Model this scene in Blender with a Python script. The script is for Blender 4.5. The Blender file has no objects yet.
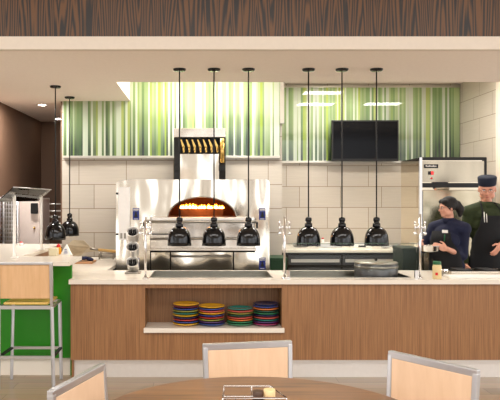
import bpy, bmesh, math, random
from mathutils import Vector, Matrix
random.seed(7)
R = math.radians
PI = math.pi
S = bpy.context.scene
C = S.collection
F = 670.0            # focal length in pixels of a 500 wide picture
EYE = 1.62

def W(px, py, y):
    return Vector(((px-204)*y/F, y, EYE-(py-200)*y/F))

# ------------------------------------------------------------------ materials
def lin(c):
    def f(v):
        v /= 255.0
        return v/12.92 if v <= .04045 else ((v+.055)/1.055)**2.4
    return (f(c[0]), f(c[1]), f(c[2]), 1)

def newmat(name):
    m = bpy.data.materials.new(name); m.use_nodes = True
    return m, m.node_tree.nodes, m.node_tree.links, m.node_tree.nodes['Principled BSDF']

def mat(name, col, rough=.5, metal=0, noise=0, nscale=30, coat=0, bump=0, bscale=20, emit=None, estr=0, trans=0, ior=1.45, stretch=(1,1,1), spec=.5, bdist=.01):
    m, N, L, b = newmat(name)
    b.inputs['Base Color'].default_value = lin(col)
    b.inputs['Roughness'].default_value = rough
    b.inputs['Metallic'].default_value = metal
    b.inputs['Coat Weight'].default_value = coat
    b.inputs['Specular IOR Level'].default_value = spec
    b.inputs['Transmission Weight'].default_value = trans
    b.inputs['IOR'].default_value = ior
    if emit:
        b.inputs['Emission Color'].default_value = lin(emit)
        b.inputs['Emission Strength'].default_value = estr
    tc = N.new('ShaderNodeTexCoord'); mp = N.new('ShaderNodeMapping'); mp.inputs['Scale'].default_value = stretch
    L.new(tc.outputs['Object'], mp.inputs['Vector'])
    nz = N.new('ShaderNodeTexNoise'); nz.inputs['Scale'].default_value = nscale; nz.inputs['Detail'].default_value = 3
    L.new(mp.outputs[0], nz.inputs['Vector'])
    mx = N.new('ShaderNodeMix'); mx.data_type = 'RGBA'
    k = max(noise, .02)
    mx.inputs['A'].default_value = lin([max(0, v*(1-k)) for v in col]); mx.inputs['B'].default_value = lin([min(255, v*(1+k)) for v in col])
    L.new(nz.outputs['Fac'], mx.inputs['Factor']); L.new(mx.outputs['Result'], b.inputs['Base Color'])
    if bump:
        n2 = N.new('ShaderNodeTexNoise'); n2.inputs['Scale'].default_value = bscale; n2.inputs['Detail'].default_value = 1
        L.new(mp.outputs[0], n2.inputs['Vector'])
        bp = N.new('ShaderNodeBump'); bp.inputs['Strength'].default_value = bump; bp.inputs['Distance'].default_value = bdist
        L.new(n2.outputs['Fac'], bp.inputs['Height']); L.new(bp.outputs[0], b.inputs['Normal'])
    return m

def combine_uv(N, L, ua, va, uo, vo):
    """vector (axis ua - uo, axis va - vo, 0) of world position"""
    g = N.new('ShaderNodeNewGeometry'); s = N.new('ShaderNodeSeparateXYZ'); L.new(g.outputs['Position'], s.inputs[0])
    c = N.new('ShaderNodeCombineXYZ')
    for i, (a, o) in enumerate(((ua, uo), (va, vo))):
        m = N.new('ShaderNodeMath'); m.operation = 'SUBTRACT'; L.new(s.outputs[a], m.inputs[0]); m.inputs[1].default_value = o
        L.new(m.outputs[0], c.inputs[i])
    return c, s

def tile_mat(name, ua, uo, vo=.291):
    m, N, L, b = newmat(name)
    c, s = combine_uv(N, L, ua, 'Z', uo, vo)
    br = N.new('ShaderNodeTexBrick')
    br.offset = .68; br.offset_frequency = 2; br.squash_frequency = 1; br.squash = 1
    br.inputs['Scale'].default_value = 1; br.inputs['Brick Width'].default_value = .6; br.inputs['Row Height'].default_value = .305
    br.inputs['Mortar Size'].default_value = .0045; br.inputs['Mortar Smooth'].default_value = .3
    br.inputs['Color1'].default_value = lin((200, 191, 178)); br.inputs['Color2'].default_value = lin((193, 185, 172)); br.inputs['Mortar'].default_value = lin((132, 114, 90))
    L.new(c.outputs[0], br.inputs['Vector'])
    mp = N.new('ShaderNodeMapping'); mp.inputs['Scale'].default_value = (3, 60, 1); L.new(c.outputs[0], mp.inputs['Vector'])
    nz = N.new('ShaderNodeTexNoise'); nz.inputs['Scale'].default_value = 1; nz.inputs['Detail'].default_value = 3; L.new(mp.outputs[0], nz.inputs['Vector'])
    mx = N.new('ShaderNodeMix'); mx.data_type = 'RGBA'; mx.blend_type = 'MULTIPLY'; mx.inputs['Factor'].default_value = .16
    L.new(br.outputs['Color'], mx.inputs['A']); L.new(nz.outputs['Fac'], mx.inputs['B']); L.new(mx.outputs['Result'], b.inputs['Base Color'])
    bp = N.new('ShaderNodeBump'); bp.inputs['Strength'].default_value = .4; bp.inputs['Distance'].default_value = .003; bp.invert = True
    L.new(br.outputs['Fac'], bp.inputs['Height']); L.new(bp.outputs[0], b.inputs['Normal'])
    b.inputs['Roughness'].default_value = .33
    return m

def wood_mat(name, dark, light, ua='X', va='Z', scale=60, stretch=.03, rough=.4, cath=0, wave=0, coat=0, period=.0):
    """vertical grain: fast along ua, slow along va"""
    m, N, L, b = newmat(name)
    c, s = combine_uv(N, L, ua, va, 0, 0)
    mp = N.new('ShaderNodeMapping'); mp.inputs['Scale'].default_value = (1, stretch, 1); L.new(c.outputs[0], mp.inputs['Vector'])
    nz = N.new('ShaderNodeTexNoise'); nz.inputs['Scale'].default_value = scale; nz.inputs['Detail'].default_value = 5; nz.inputs['Roughness'].default_value = .65
    L.new(mp.outputs[0], nz.inputs['Vector'])
    fac = nz.outputs['Fac']
    if cath:
        # cathedral figure: arcs repeated across every veneer leaf
        u = N.new('ShaderNodeSeparateXYZ'); L.new(c.outputs[0], u.inputs[0])
        pp = N.new('ShaderNodeMath'); pp.operation = 'PINGPONG'; L.new(u.outputs[0], pp.inputs[0]); pp.inputs[1].default_value = cath
        sq = N.new('ShaderNodeMath'); sq.operation = 'POWER'; L.new(pp.outputs[0], sq.inputs[0]); sq.inputs[1].default_value = 1.0
        v = N.new('ShaderNodeMath'); v.operation = 'MULTIPLY'; L.new(u.outputs[1], v.inputs[0]); v.inputs[1].default_value = .045
        ad = N.new('ShaderNodeMath'); ad.operation = 'ADD'; L.new(sq.outputs[0], ad.inputs[0]); L.new(v.outputs[0], ad.inputs[1])
        n3 = N.new('ShaderNodeTexNoise'); n3.inputs['Scale'].default_value = 9; L.new(mp.outputs[0], n3.inputs['Vector'])
        n3m = N.new('ShaderNodeMath'); n3m.operation = 'MULTIPLY'; L.new(n3.outputs['Fac'], n3m.inputs[0]); n3m.inputs[1].default_value = .16
        a2 = N.new('ShaderNodeMath'); a2.operation = 'ADD'; L.new(ad.outputs[0], a2.inputs[0]); L.new(n3m.outputs[0], a2.inputs[1])
        ml = N.new('ShaderNodeMath'); ml.operation = 'MULTIPLY'; L.new(a2.outputs[0], ml.inputs[0]); ml.inputs[1].default_value = 230
        sn = N.new('ShaderNodeMath'); sn.operation = 'SINE'; L.new(ml.outputs[0], sn.inputs[0])
        mr = N.new('ShaderNodeMapRange'); mr.inputs['From Min'].default_value = -1; mr.inputs['From Max'].default_value = 1; L.new(sn.outputs[0], mr.inputs['Value'])
        mm = N.new('ShaderNodeMix'); mm.data_type = 'FLOAT'; mm.inputs['Factor'].default_value = .5
        L.new(nz.outputs['Fac'], mm.inputs['A']); L.new(mr.outputs['Result'], mm.inputs['B']); fac = mm.outputs['Result']
    rp = N.new('ShaderNodeValToRGB'); rp.color_ramp.elements[0].position = .32; rp.color_ramp.elements[1].position = .68
    rp.color_ramp.elements[0].color = lin(dark); rp.color_ramp.elements[1].color = lin(light)
    L.new(fac, rp.inputs[0]); L.new(rp.outputs[0], b.inputs['Base Color'])
    b.inputs['Roughness'].default_value = rough; b.inputs['Coat Weight'].default_value = coat; b.inputs['Coat Roughness'].default_value = .15
    return m

def mural_mat(name, seed, z0, z1):
    m, N, L, b = newmat(name)
    g = N.new('ShaderNodeNewGeometry'); s = N.new('ShaderNodeSeparateXYZ'); L.new(g.outputs['Position'], s.inputs[0])
    ad = N.new('ShaderNodeMath'); ad.operation = 'ADD'; ad.inputs[1].default_value = seed; L.new(s.outputs['X'], ad.inputs[0])
    def cells(sc):
        v = N.new('ShaderNodeTexVoronoi'); v.voronoi_dimensions = '1D'; v.inputs['Scale'].default_value = sc; L.new(ad.outputs[0], v.inputs['W'])
        sp = N.new('ShaderNodeSeparateColor'); L.new(v.outputs['Color'], sp.inputs[0]); return sp
    a = cells(38)
    def ramp(cols, src):
        r = N.new('ShaderNodeValToRGB'); r.color_ramp.interpolation = 'CONSTANT'; e = r.color_ramp.elements
        while len(e) < len(cols): e.new(.5)
        for i, (p, c) in enumerate(cols): e[i].position = p; e[i].color = lin(c)
        L.new(src, r.inputs[0]); return r
    top = ramp([(0, (184, 194, 168)), (.20, (158, 178, 124)), (.34, (132, 160, 100)), (.48, (152, 170, 70)), (.55, (186, 194, 174)), (.70, (144, 170, 112)), (.84, (118, 150, 92)), (.93, (164, 178, 100))], a.outputs[0])
    bot = ramp([(0, (176, 186, 164)), (.12, (96, 122, 60)), (.20, (26, 52, 26)), (.46, (120, 146, 40)), (.54, (170, 182, 160)), (.66, (44, 74, 36)), (.80, (16, 40, 28)), (.93, (120, 140, 60))], a.outputs[0])
    # every blade stripe fades from pale to dark printed green, starting at its own height
    mr = N.new('ShaderNodeMapRange'); mr.inputs['From Min'].default_value = z1; mr.inputs['From Max'].default_value = z0+.06
    L.new(s.outputs['Z'], mr.inputs['Value'])
    of = N.new('ShaderNodeMath'); of.operation = 'MULTIPLY_ADD'; of.inputs[1].default_value = .35; L.new(a.outputs[1], of.inputs[0]); of.inputs[2].default_value = -.18
    sm = N.new('ShaderNodeMath'); sm.operation = 'ADD'; sm.use_clamp = True; L.new(mr.outputs[0], sm.inputs[0]); L.new(of.outputs[0], sm.inputs[1])
    pw = N.new('ShaderNodeMath'); pw.operation = 'POWER'; L.new(sm.outputs[0], pw.inputs[0]); pw.inputs[1].default_value = 1.3
    mx = N.new('ShaderNodeMix'); mx.data_type = 'RGBA'; L.new(pw.outputs[0], mx.inputs['Factor']); L.new(top.outputs[0], mx.inputs['A']); L.new(bot.outputs[0], mx.inputs['B'])
    L.new(mx.outputs['Result'], b.inputs['Base Color'])
    b.inputs['Roughness'].default_value = .5; b.inputs['Coat Weight'].default_value = 1; b.inputs['Coat Roughness'].default_value = .01
    return m

M = {}
M['tile_l'] = tile_mat('beige_tile_left', 'X', -1.586)
M['tile_r'] = tile_mat('beige_tile_right', 'X', 1.204)
M['tile_side'] = tile_mat('beige_tile_side', 'Y', 9.1)
M['brown'] = mat('brown_paint', (104, 78, 60), .7)
M['ceil'] = mat('ceiling_paint', (246, 236, 226), .85)
M['fascia'] = mat('fascia_paint', (222, 212, 198), .7)
M['header'] = wood_mat('walnut_veneer', (20, 12, 6), (100, 64, 28), scale=45, stretch=.05, cath=.11, rough=.4)
M['counter_wood'] = wood_mat('zebra_laminate', (116, 78, 46), (166, 120, 78), scale=150, stretch=.012, rough=.4)
M['niche_wood'] = wood_mat('niche_laminate', (112, 76, 44), (162, 118, 78), scale=150, stretch=.012, rough=.5)
M['quartz'] = mat('cream_quartz', (228, 220, 206), .25, noise=.06, nscale=300)
M['steel'] = mat('stainless_steel', (206, 198, 186), .22, 1, bump=.25, bscale=4, bdist=.03)
M['steel_wavy'] = mat('polished_steel_sheet', (222, 214, 200), .14, 1, bump=1, bscale=3.0, bdist=.09, stretch=(1, 1, .4))
M['steel_dark'] = mat('brushed_steel', (150, 145, 135), .35, 1, stretch=(1, 1, 60), noise=.08)
M['well'] = mat('well_steel', (150, 148, 138), .3, 1)
M['white_steel'] = mat('pale_satin_steel', (236, 232, 226), .35, .5)
M['kick'] = mat('kick_steel', (232, 228, 222), .3, .55, bump=.2, bscale=2, bdist=.03)
M['mirror'] = mat('polished_side_steel', (236, 226, 206), .03, 1)
M['fridge'] = mat('fridge_steel', (186, 176, 152), .2, 1, bump=.4, bscale=2.5, bdist=.05)
M['fridge_top'] = mat('fridge_top_steel_reflection', (150, 142, 126), .25, 1, noise=.5, nscale=1.8, stretch=(1, 1, .2))  # broad dark and light tones in the colour imitate reflections in the steel
M['wire_frame'] = mat('thin_glasses_wire', (120, 112, 104), .3, .8)
M['steel_grey'] = mat('dark_grey_metal', (92, 92, 92), .35, .85, stretch=(1, 1, 40), noise=.3, nscale=3)
M['chrome'] = mat('chrome', (225, 225, 225), .1, 1)
M['frame'] = mat('satin_aluminium', (196, 196, 198), .32, .9)
M['black'] = mat('black_enamel', (8, 9, 12), .07)
M['black_matte'] = mat('black_matte', (18, 18, 18), .5)
M['rubber'] = mat('dark_rubber', (30, 30, 30), .7)
M['screen'] = mat('tv_screen', (9, 10, 13), .12, spec=.12)
M['green'] = mat('green_panel', (30, 122, 6), .4, noise=.06, nscale=5)
M['maple'] = wood_mat('maple_ply', (206, 164, 118), (220, 180, 136), scale=30, stretch=.1, rough=.38)
M['maple_seat'] = wood_mat('maple_seat', (206, 168, 84), (218, 184, 100), ua='X', va='Y', scale=30, stretch=.1, rough=.3)
M['maple_pale'] = wood_mat('pale_maple_ply', (218, 184, 150), (228, 196, 164), scale=30, stretch=.1, rough=.38)
M['table'] = wood_mat('table_walnut', (92, 60, 30), (146, 100, 56), ua='Y', va='X', scale=26, stretch=.06, rough=.42)
M['plate'] = {}
for n, c in dict(yellow=(226, 168, 30), maroon=(112, 30, 44), blue=(36, 66, 140), olive=(150, 150, 60), teal=(26, 120, 108), navy=(24, 34, 82), red=(196, 56, 44), green=(46, 128, 84), orange=(226, 120, 52), purple=(88, 52, 110), dkgreen=(22, 80, 62), coral=(212, 88, 72), magenta=(160, 34, 96)).items():
    M['plate'][n] = mat('glaze_'+n, c, .2, coat=.5)
M['brick'] = mat('fire_brick', (92, 56, 34), .9, noise=.3, nscale=12)
M['flame'] = mat('flame', (255, 120, 20), .5, emit=(255, 140, 36), estr=7)
M['flame_core'] = mat('flame_core', (255, 200, 120), .5, emit=(255, 190, 110), estr=16)
M['brass'] = mat('brass_baffle', (214, 178, 104), .25, 1)
M['sign_blue'] = mat('sign_blue', (24, 44, 128), .4)
M['white'] = mat('white_plastic', (235, 232, 225), .45)
M['paper'] = mat('paper', (240, 238, 232), .8)
M['red'] = mat('red_plastic', (206, 28, 28), .35)
M['yellow'] = mat('mustard_plastic', (226, 158, 30), .4)
M['beige'] = mat('beige_plastic', (206, 194, 160), .5)
M['peel'] = mat('peel_board', (186, 172, 146), .5, noise=.05)
M['handle'] = mat('handle_wood', (190, 152, 86), .5, noise=.08, nscale=40)
M['board'] = mat('board_wood', (196, 144, 100), .5, noise=.06)
M['navy_cloth'] = mat('navy_cloth', (22, 28, 62), .85, noise=.2, nscale=60, bump=.3, bscale=60)
M['lid_green'] = mat('lid_green', (16, 92, 48), .4)
M['cheese'] = mat('grated_cheese', (222, 200, 150), .8, noise=.12, nscale=180)
M['bin'] = mat('dark_green_bin', (20, 40, 26), .5)
M['bin2'] = mat('green_bin', (34, 72, 44), .5)
M['led'] = mat('red_led', (255, 20, 20), .4, emit=(255, 20, 20), estr=6)
M['lamp'] = mat('lamp_diffuser', (255, 250, 240), .5, emit=(255, 244, 226), estr=10)
M['spot'] = mat('downlight_lens', (255, 250, 240), .5, emit=(255, 240, 220), estr=30)
M['coil'] = mat('heat_bulb', (255, 200, 150), .5, emit=(255, 205, 150), estr=4)
M['cream_panel'] = mat('cream_cabinet', (232, 216, 206), .35)
M['skin'] = mat('skin', (206, 150, 126), .5, noise=.05, nscale=40)
M['skin2'] = mat('skin_ruddy', (206, 146, 122), .5, noise=.05, nscale=40)
M['hair'] = mat('dark_hair', (20, 15, 14), .7, noise=.3, nscale=60, stretch=(1, 1, .2))
M['hair_grey'] = mat('grey_hair', (150, 144, 138), .6, noise=.2, nscale=90)
M['eye'] = mat('eye_white', (225, 220, 215), .2)
M['iris'] = mat('iris', (40, 26, 18), .2)
M['lips'] = mat('lips', (170, 88, 80), .5)
M['jacket_navy'] = mat('navy_jacket', (14, 20, 48), .85, noise=.15, nscale=14, bump=.5, bscale=9, bdist=.02)
M['jacket_green'] = mat('olive_jacket', (44, 54, 26), .85, noise=.15, nscale=14, bump=.5, bscale=9, bdist=.02)
M['apron'] = mat('black_apron', (14, 15, 18), .85, bump=.4, bscale=8, bdist=.02)
M['trousers'] = mat('black_trousers', (20, 20, 22), .85)
M['shoe'] = mat('black_shoe', (16, 16, 16), .4)
M['cap'] = mat('navy_cap', (18, 26, 44), .85)
M['packet_brown'] = mat('brown_packet', (70, 46, 30), .5)
M['packet_cream'] = mat('cream_packet', (226, 198, 146), .5)
M['trim'] = mat('trim_metal', (190, 186, 176), .35, .6)
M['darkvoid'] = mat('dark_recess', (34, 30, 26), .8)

# clear glass that lets light through (same for every viewer)
def glass_mat(name, tint=(252, 254, 253), rough=0.0, mixf=.10):
    m, N, L, b = newmat(name)
    N.remove(b)
    out = N['Material Output']
    tr = N.new('ShaderNodeBsdfTransparent'); tr.inputs[0].default_value = lin(tint)
    gl = N.new('ShaderNodeBsdfGlossy'); gl.inputs['Roughness'].default_value = rough
    fr = N.new('ShaderNodeFresnel'); fr.inputs['IOR'].default_value = 1.2
    mx = N.new('ShaderNodeMixShader'); L.new(fr.outputs[0], mx.inputs[0]); L.new(tr.outputs[0], mx.inputs[1]); L.new(gl.outputs[0], mx.inputs[2])
    L.new(mx.outputs[0], out.inputs['Surface'])
    return m
M['glass'] = glass_mat('clear_glass')
M['glass_edge'] = mat('glass_edge', (120, 160, 130), .2, trans=.6)

def floor_mat():
    m, N, L, b = newmat('plank_floor')
    g = N.new('ShaderNodeNewGeometry')
    br = N.new('ShaderNodeTexBrick'); br.offset = .37
    br.inputs['Scale'].default_value = 1; br.inputs['Brick Width'].default_value = 1.2; br.inputs['Row Height'].default_value = .18
    br.inputs['Mortar Size'].default_value = .002
    br.inputs['Color1'].default_value = lin((176, 150, 114)); br.inputs['Color2'].default_value = lin((150, 126, 94)); br.inputs['Mortar'].default_value = lin((96, 82, 62))
    L.new(g.outputs['Position'], br.inputs['Vector'])
    mp = N.new('ShaderNodeMapping'); mp.inputs['Scale'].default_value = (3, 40, 1); L.new(g.outputs['Position'], mp.inputs['Vector'])
    nz = N.new('ShaderNodeTexNoise'); nz.inputs['Scale'].default_value = 1; nz.inputs['Detail'].default_value = 4; L.new(mp.outputs[0], nz.inputs['Vector'])
    mx = N.new('ShaderNodeMix'); mx.data_type = 'RGBA'; mx.blend_type = 'MULTIPLY'; mx.inputs['Factor'].default_value = .45
    L.new(br.outputs['Color'], mx.inputs['A']); L.new(nz.outputs['Color'], mx.inputs['B'])
    hs = N.new('ShaderNodeHueSaturation'); hs.inputs['Saturation'].default_value = .9; hs.inputs['Value'].default_value = 1.2
    L.new(mx.outputs['Result'], hs.inputs['Color']); L.new(hs.outputs[0], b.inputs['Base Color'])
    b.inputs['Roughness'].default_value = .3
    return m
M['floor'] = floor_mat()

# ------------------------------------------------------------------ mesh helpers
class MB:
    def __init__(s): s.bm = bmesh.new()
    def box(s, x0, x1, y0, y1, z0, z1, rot=None, bev=0):
        c = Vector(((x0+x1)/2, (y0+y1)/2, (z0+z1)/2))
        r = bmesh.ops.create_cube(s.bm, size=1)
        vs = r['verts']
        for v in vs: v.co = Vector((v.co.x*abs(x1-x0), v.co.y*abs(y1-y0), v.co.z*abs(z1-z0)))
        if bev:
            es = list({e for v in vs for e in v.link_edges})
            rr = bmesh.ops.bevel(s.bm, geom=es, offset=bev, segments=2, affect='EDGES', profile=.5)
            vs = list({v for f in rr['faces'] for v in f.verts} | {v for v in vs if v.is_valid})
        for v in vs: v.co = (rot @ v.co if rot else v.co) + c
        return s
    def cyl(s, p0, p1, r0, r1=None, n=20, cap=True):
        p0, p1 = Vector(p0), Vector(p1); r1 = r0 if r1 is None else r1
        d = p1-p0; q = Vector((0, 0, 1)).rotation_difference(d.normalized()).to_matrix()
        a = [s.bm.verts.new(p0+q @ Vector((math.cos(2*PI*i/n)*r0, math.sin(2*PI*i/n)*r0, 0))) for i in range(n)]
        b = [s.bm.verts.new(p1+q @ Vector((math.cos(2*PI*i/n)*r1, math.sin(2*PI*i/n)*r1, 0))) for i in range(n)]
        for i in range(n):
            f = s.bm.faces.new((a[i], a[(i+1) % n], b[(i+1) % n], b[i])); f.smooth = True
        if cap: s.bm.faces.new(a[::-1]); s.bm.faces.new(b)
        return s
    def tube(s, pts, r, n=10, closed=False):
        pts = [Vector(p) for p in pts]; m = len(pts); rings = []
        up = Vector((0, 0, 1)); prev = None
        for i, p in enumerate(pts):
            if closed: t = pts[(i+1) % m]-pts[i-1]
            else: t = pts[min(i+1, m-1)]-pts[max(i-1, 0)]
            t.normalize()
            if prev is None:
                ref = up if abs(t.z) < .9 else Vector((1, 0, 0)); a = t.cross(ref).normalized()
            else:
                a = (prev-t*prev.dot(t)).normalized()
            prev = a; b = t.cross(a)
            rings.append([s.bm.verts.new(p+(a*math.cos(2*PI*k/n)+b*math.sin(2*PI*k/n))*r) for k in range(n)])
        for i in range(m if closed else m-1):
            A, B = rings[i], rings[(i+1) % m]
            for k in range(n):
                f = s.bm.faces.new((A[k], A[(k+1) % n], B[(k+1) % n], B[k])); f.smooth = True
        if not closed: s.bm.faces.new(rings[0][::-1]); s.bm.faces.new(rings[-1])
        return s
    def lathe(s, prof, c=(0, 0, 0), n=32, rot=None, closed=False):
        c = Vector(c); rings = []
        for r, z in prof:
            if r < 1e-5:
                v = Vector((0, 0, z)); rings.append([s.bm.verts.new((rot @ v if rot else v)+c)])
            else:
                ring = []
                for i in range(n):
                    v = Vector((math.cos(2*PI*i/n)*r, math.sin(2*PI*i/n)*r, z)); ring.append(s.bm.verts.new((rot @ v if rot else v)+c))
                rings.append(ring)
        seq = list(zip(rings, rings[1:]))
        if closed: seq.append((rings[-1], rings[0]))
        for A, B in seq:
            for i in range(n):
                j = (i+1) % n
                if len(A) == 1 and len(B) == 1: continue
                if len(A) == 1: f = s.bm.faces.new((A[0], B[j], B[i]))
                elif len(B) == 1: f = s.bm.faces.new((A[i], A[j], B[0]))
                else: f = s.bm.faces.new((A[i], A[j], B[j], B[i]))
                f.smooth = True
        return s
    def ell(s, c, r, rot=None, seg=16, rings=10):
        g = bmesh.ops.create_uvsphere(s.bm, u_segments=seg, v_segments=rings, radius=1)
        for v in g['verts']:
            q = Vector((v.co.x*r[0], v.co.y*r[1], v.co.z*r[2])); v.co = (rot @ q if rot else q)+Vector(c)
            for f in v.link_faces: f.smooth = True
        return s
    def cap(s, p0, p1, r0, r1, n=12):
        s.ell(p0, (r0,)*3, seg=n, rings=8); s.ell(p1, (r1,)*3, seg=n, rings=8)
        p0, p1 = Vector(p0), Vector(p1)
        if (p1-p0).length > 1e-4: s.cyl(p0, p1, r0, r1, n=n)
        return s
    def prism(s, pts, ext):
        """closed planar polygon (list of 3D points) extruded by vector ext"""
        ext = Vector(ext); a = [s.bm.verts.new(Vector(p)) for p in pts]; b = [s.bm.verts.new(Vector(p)+ext) for p in pts]
        n = len(pts); s.bm.faces.new(a[::-1]); s.bm.faces.new(b)
        for i in range(n): s.bm.faces.new((a[i], a[(i+1) % n], b[(i+1) % n], b[i]))
        return s

BASE = {}
def setp(o, label=None, cat=None, group=None, kind=None):
    if label: o['label'] = label
    if cat: o['category'] = cat
    if group: o['group'] = group
    if kind: o['kind'] = kind
def thing(name, label, cat, loc, group=None, rotz=0, kind=None):
    o = bpy.data.objects.new(name, None); C.objects.link(o); o.location = loc; o.rotation_euler = (0, 0, rotz)
    o.empty_display_size = .1
    BASE[o] = Vector(loc); setp(o, label, cat, group, kind); return o
def finish(name, mb, material):
    bmesh.ops.recalc_face_normals(mb.bm, faces=mb.bm.faces[:])
    me = bpy.data.meshes.new(name); mb.bm.to_mesh(me); mb.bm.free(); me.materials.append(material)
    o = bpy.data.objects.new(name, me); C.objects.link(o); return o
def part(name, mb, material, parent, local=False, label=None, kind=None, bev=0, smooth_angle=True):
    o = finish(name, mb, material); o.parent = parent
    if not local:
        o.data.transform(Matrix.Translation(-BASE[parent]))
    BASE[o] = BASE[parent]
    setp(o, label, kind=kind)
    if bev:
        m = o.modifiers.new('bevel', 'BEVEL'); m.width = bev; m.segments = 2; m.limit_method = 'ANGLE'
    return o
def solo(name, mb, material, label, cat, loc, group=None, kind=None, bev=0):
    o = finish(name, mb, material); o.data.transform(Matrix.Translation(-Vector(loc))); o.location = loc
    BASE[o] = Vector(loc); setp(o, label, cat, group, kind)
    if bev:
        m = o.modifiers.new('bevel', 'BEVEL'); m.width = bev; m.segments = 2; m.limit_method = 'ANGLE'
    return o
def struct(name, mb, material, label=None, cat=None, parent=None, bev=0):
    o = finish(name, mb, material)
    if parent: o.parent = parent
    else: setp(o, label, cat, kind='structure')
    BASE[o] = Vector((0, 0, 0))
    return o
def copy_tree(o, parent=None):
    c = o.copy(); C.objects.link(c)
    if parent: c.parent = parent
    BASE[c] = BASE.get(o)
    for ch in list(o.children): copy_tree(ch, c)
    return c
def bx(*a, **k): return MB().box(*a, **k)

# ------------------------------------------------------------------ the setting
CZ = 2.87
struct('floor', bx(-8, 8, -6, 12, -.1, 0), M['floor'], 'light brown plank floor of the dining room and kitchen', 'floor')
YL, YR = 8.5, 9.8      # left and right parts of the kitchen's back wall
XE = .99
m = MB().box(-1.80, XE, YL, YL+.15, 0, 3.6); m.box(XE-.15, XE, YL+.15, YR, 0, 3.6)
struct('wall_back_left', m, M['tile_l'], 'beige tiled wall behind the pizza oven', 'wall')
struct('wall_back_right', bx(XE-.15, 3.95, YR, YR+.15, 0, 3.6), M['tile_r'], 'beige tiled wall under the television', 'wall')
XR = 3.74
struct('wall_right', bx(XR, XR+.2, 8.56, YR, 0, 3.6), M['tile_side'], 'beige tiled side wall right of the tall refrigerator', 'wall')
struct('trim_1', bx(XR-.012, XR+.2, 8.4, 8.56, 0, 3.6), M['fascia'], 'pale wall end right of the side wall tiles', 'trim')
struct('wall_left', bx(-2.75, -2.6, 6.6, 12.0, 0, CZ), M['brown'], 'dark brown painted side wall on the left', 'wall')
struct('wall_back', bx(-2.6, -1.80, 10.7, 10.85, 0, CZ), M['brown'], 'dark brown painted wall at the end of the passage', 'wall')
struct('wall_passage', bx(-1.82, -1.80, 8.5, 10.7, 0, CZ), M['brown'], 'brown end of the tiled wall beside the passage', 'wall')
# lowered ceiling in front, open pocket behind it
m = MB().box(-8, 8, 5.6, 7.1, CZ, CZ+.12); m.box(-8, -.93, 7.1, 12, CZ, CZ+.12)
struct('ceiling', m, M['ceil'], 'cream lowered ceiling above the service counter', 'ceiling')
PZ = 3.32
m = MB().box(-.93, 8, 7.0, 10.2, PZ, PZ+.1); m.box(-.99, -.93, 7.1, 10.2, CZ+.12, PZ); m.box(-.93, 8, 7.0, 7.06, CZ+.12, PZ)
struct('ceiling_pocket', m, M['ceil'], 'raised cream ceiling over the kitchen', 'ceiling')
struct('trim_2', bx(-8, 8, 5.55, 5.62, CZ-.002, CZ+.105), M['fascia'], 'cream band below the walnut bulkhead', 'trim')
struct('wall_bulkhead', bx(-8, 8, 5.58, 5.66, CZ+.105, 4.3), M['header'], 'walnut veneered bulkhead across the top', 'wall')
m = MB().box(-8, 8, -6, 5.66, 4.2, 4.3)
struct('ceiling_dining', m, M['ceil'], 'cream ceiling of the dining room', 'ceiling')

# striped glass panels
def mural(name, x0, x1, y, z0, z1, seed, label):
    t = thing(name, label, 'wall panel', (x0, y, z0))
    part('striped_glass', bx(x0, x1, y-.03, y, z0, z1), mural_mat('green_stripes_%s' % seed, seed, z0, z1), t)
    part('bottom_rail', bx(x0, x1, y-.05, y, z0-.035, z0), M['trim'], t, bev=.004)
    return t
ml = mural('striped_wall_panel', -1.78, XE-.03, YL-.001, W(0, 156, YL).z, 3.22, 3.0, 'green and white striped glass panel behind the oven hood')
part('end_strip', bx(XE-.03, XE+.02, YL-.06, YL-.001, W(0, 124, YL).z, 3.3), M['trim'], ml, label='tall pinkish metal strip at the right end')
mr_ = mural('striped_wall_panel', XE+.03, XR-.01, YR-.001, W(0, 161, YR).z, 3.26, 11.3, 'green striped glass panel behind the wall television')
part('top_rail', bx(XE+.03, XR-.01, YR-.05, YR-.001, 3.26, 3.285), M['trim'], mr_)
# wall switch on the brown wall
p = W(4, 130, 8.35)
t = thing('light_switch', 'small white switch plate on the brown side wall', 'switch', (-2.6, 8.35, p.z-.05))
part('switch_plate', bx(-2.6, -2.592, 8.31, 8.39, p.z-.06, p.z+.06), M['white'], t, bev=.003)
part('rocker', bx(-2.592, -2.588, 8.33, 8.37, p.z-.03, p.z+.03), M['white'], t)

# ------------------------------------------------------------------ ceiling lamps
def troffer(x, y, z, w, d, label, group=None):
    t = thing('ceiling_light', label, 'light', (x, y, z), group)
    m = MB(); m.box(x-w/2-.03, x+w/2+.03, y-d/2-.03, y-d/2, z-.03, z); m.box(x-w/2-.03, x+w/2+.03, y+d/2, y+d/2+.03, z-.03, z)
    m.box(x-w/2-.03, x-w/2, y-d/2, y+d/2, z-.03, z); m.box(x+w/2, x+w/2+.03, y-d/2, y+d/2, z-.03, z)
    part('frame', m, M['white'], t); part('diffuser', bx(x-w/2, x+w/2, y-d/2, y+d/2, z-.02, z-.001), M['lamp'], t)
troffer(1.85, 9.1, PZ, .6, .3, 'rectangular ceiling lamp mirrored in the stripes above the television')
troffer(1.95, 7.85, PZ, .6, .3, 'rectangular ceiling lamp above the prep table right of the oven')
troffer(.05, 7.75, PZ, 1.2, .35, 'wide ceiling lamp in front of the pizza oven hood')
troffer(3.1, 7.9, PZ, .6, .3, 'ceiling lamp above the tall refrigerator')
def downlight(x, y, label):
    t = thing('downlight', label, 'light', (x, y, CZ))
    part('ring', MB().lathe([(.045, -.004), (.075, -.008), (.08, 0), (.045, 0)], (x, y, CZ), closed=True), M['white'], t)
    part('lens', MB().cyl((x, y, CZ-.005), (x, y, CZ-.001), .044), M['spot'], t)
q = W(42, 105, 8.8); downlight(q.x, 8.8, 'nearer small round recessed light over the passage')
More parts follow.
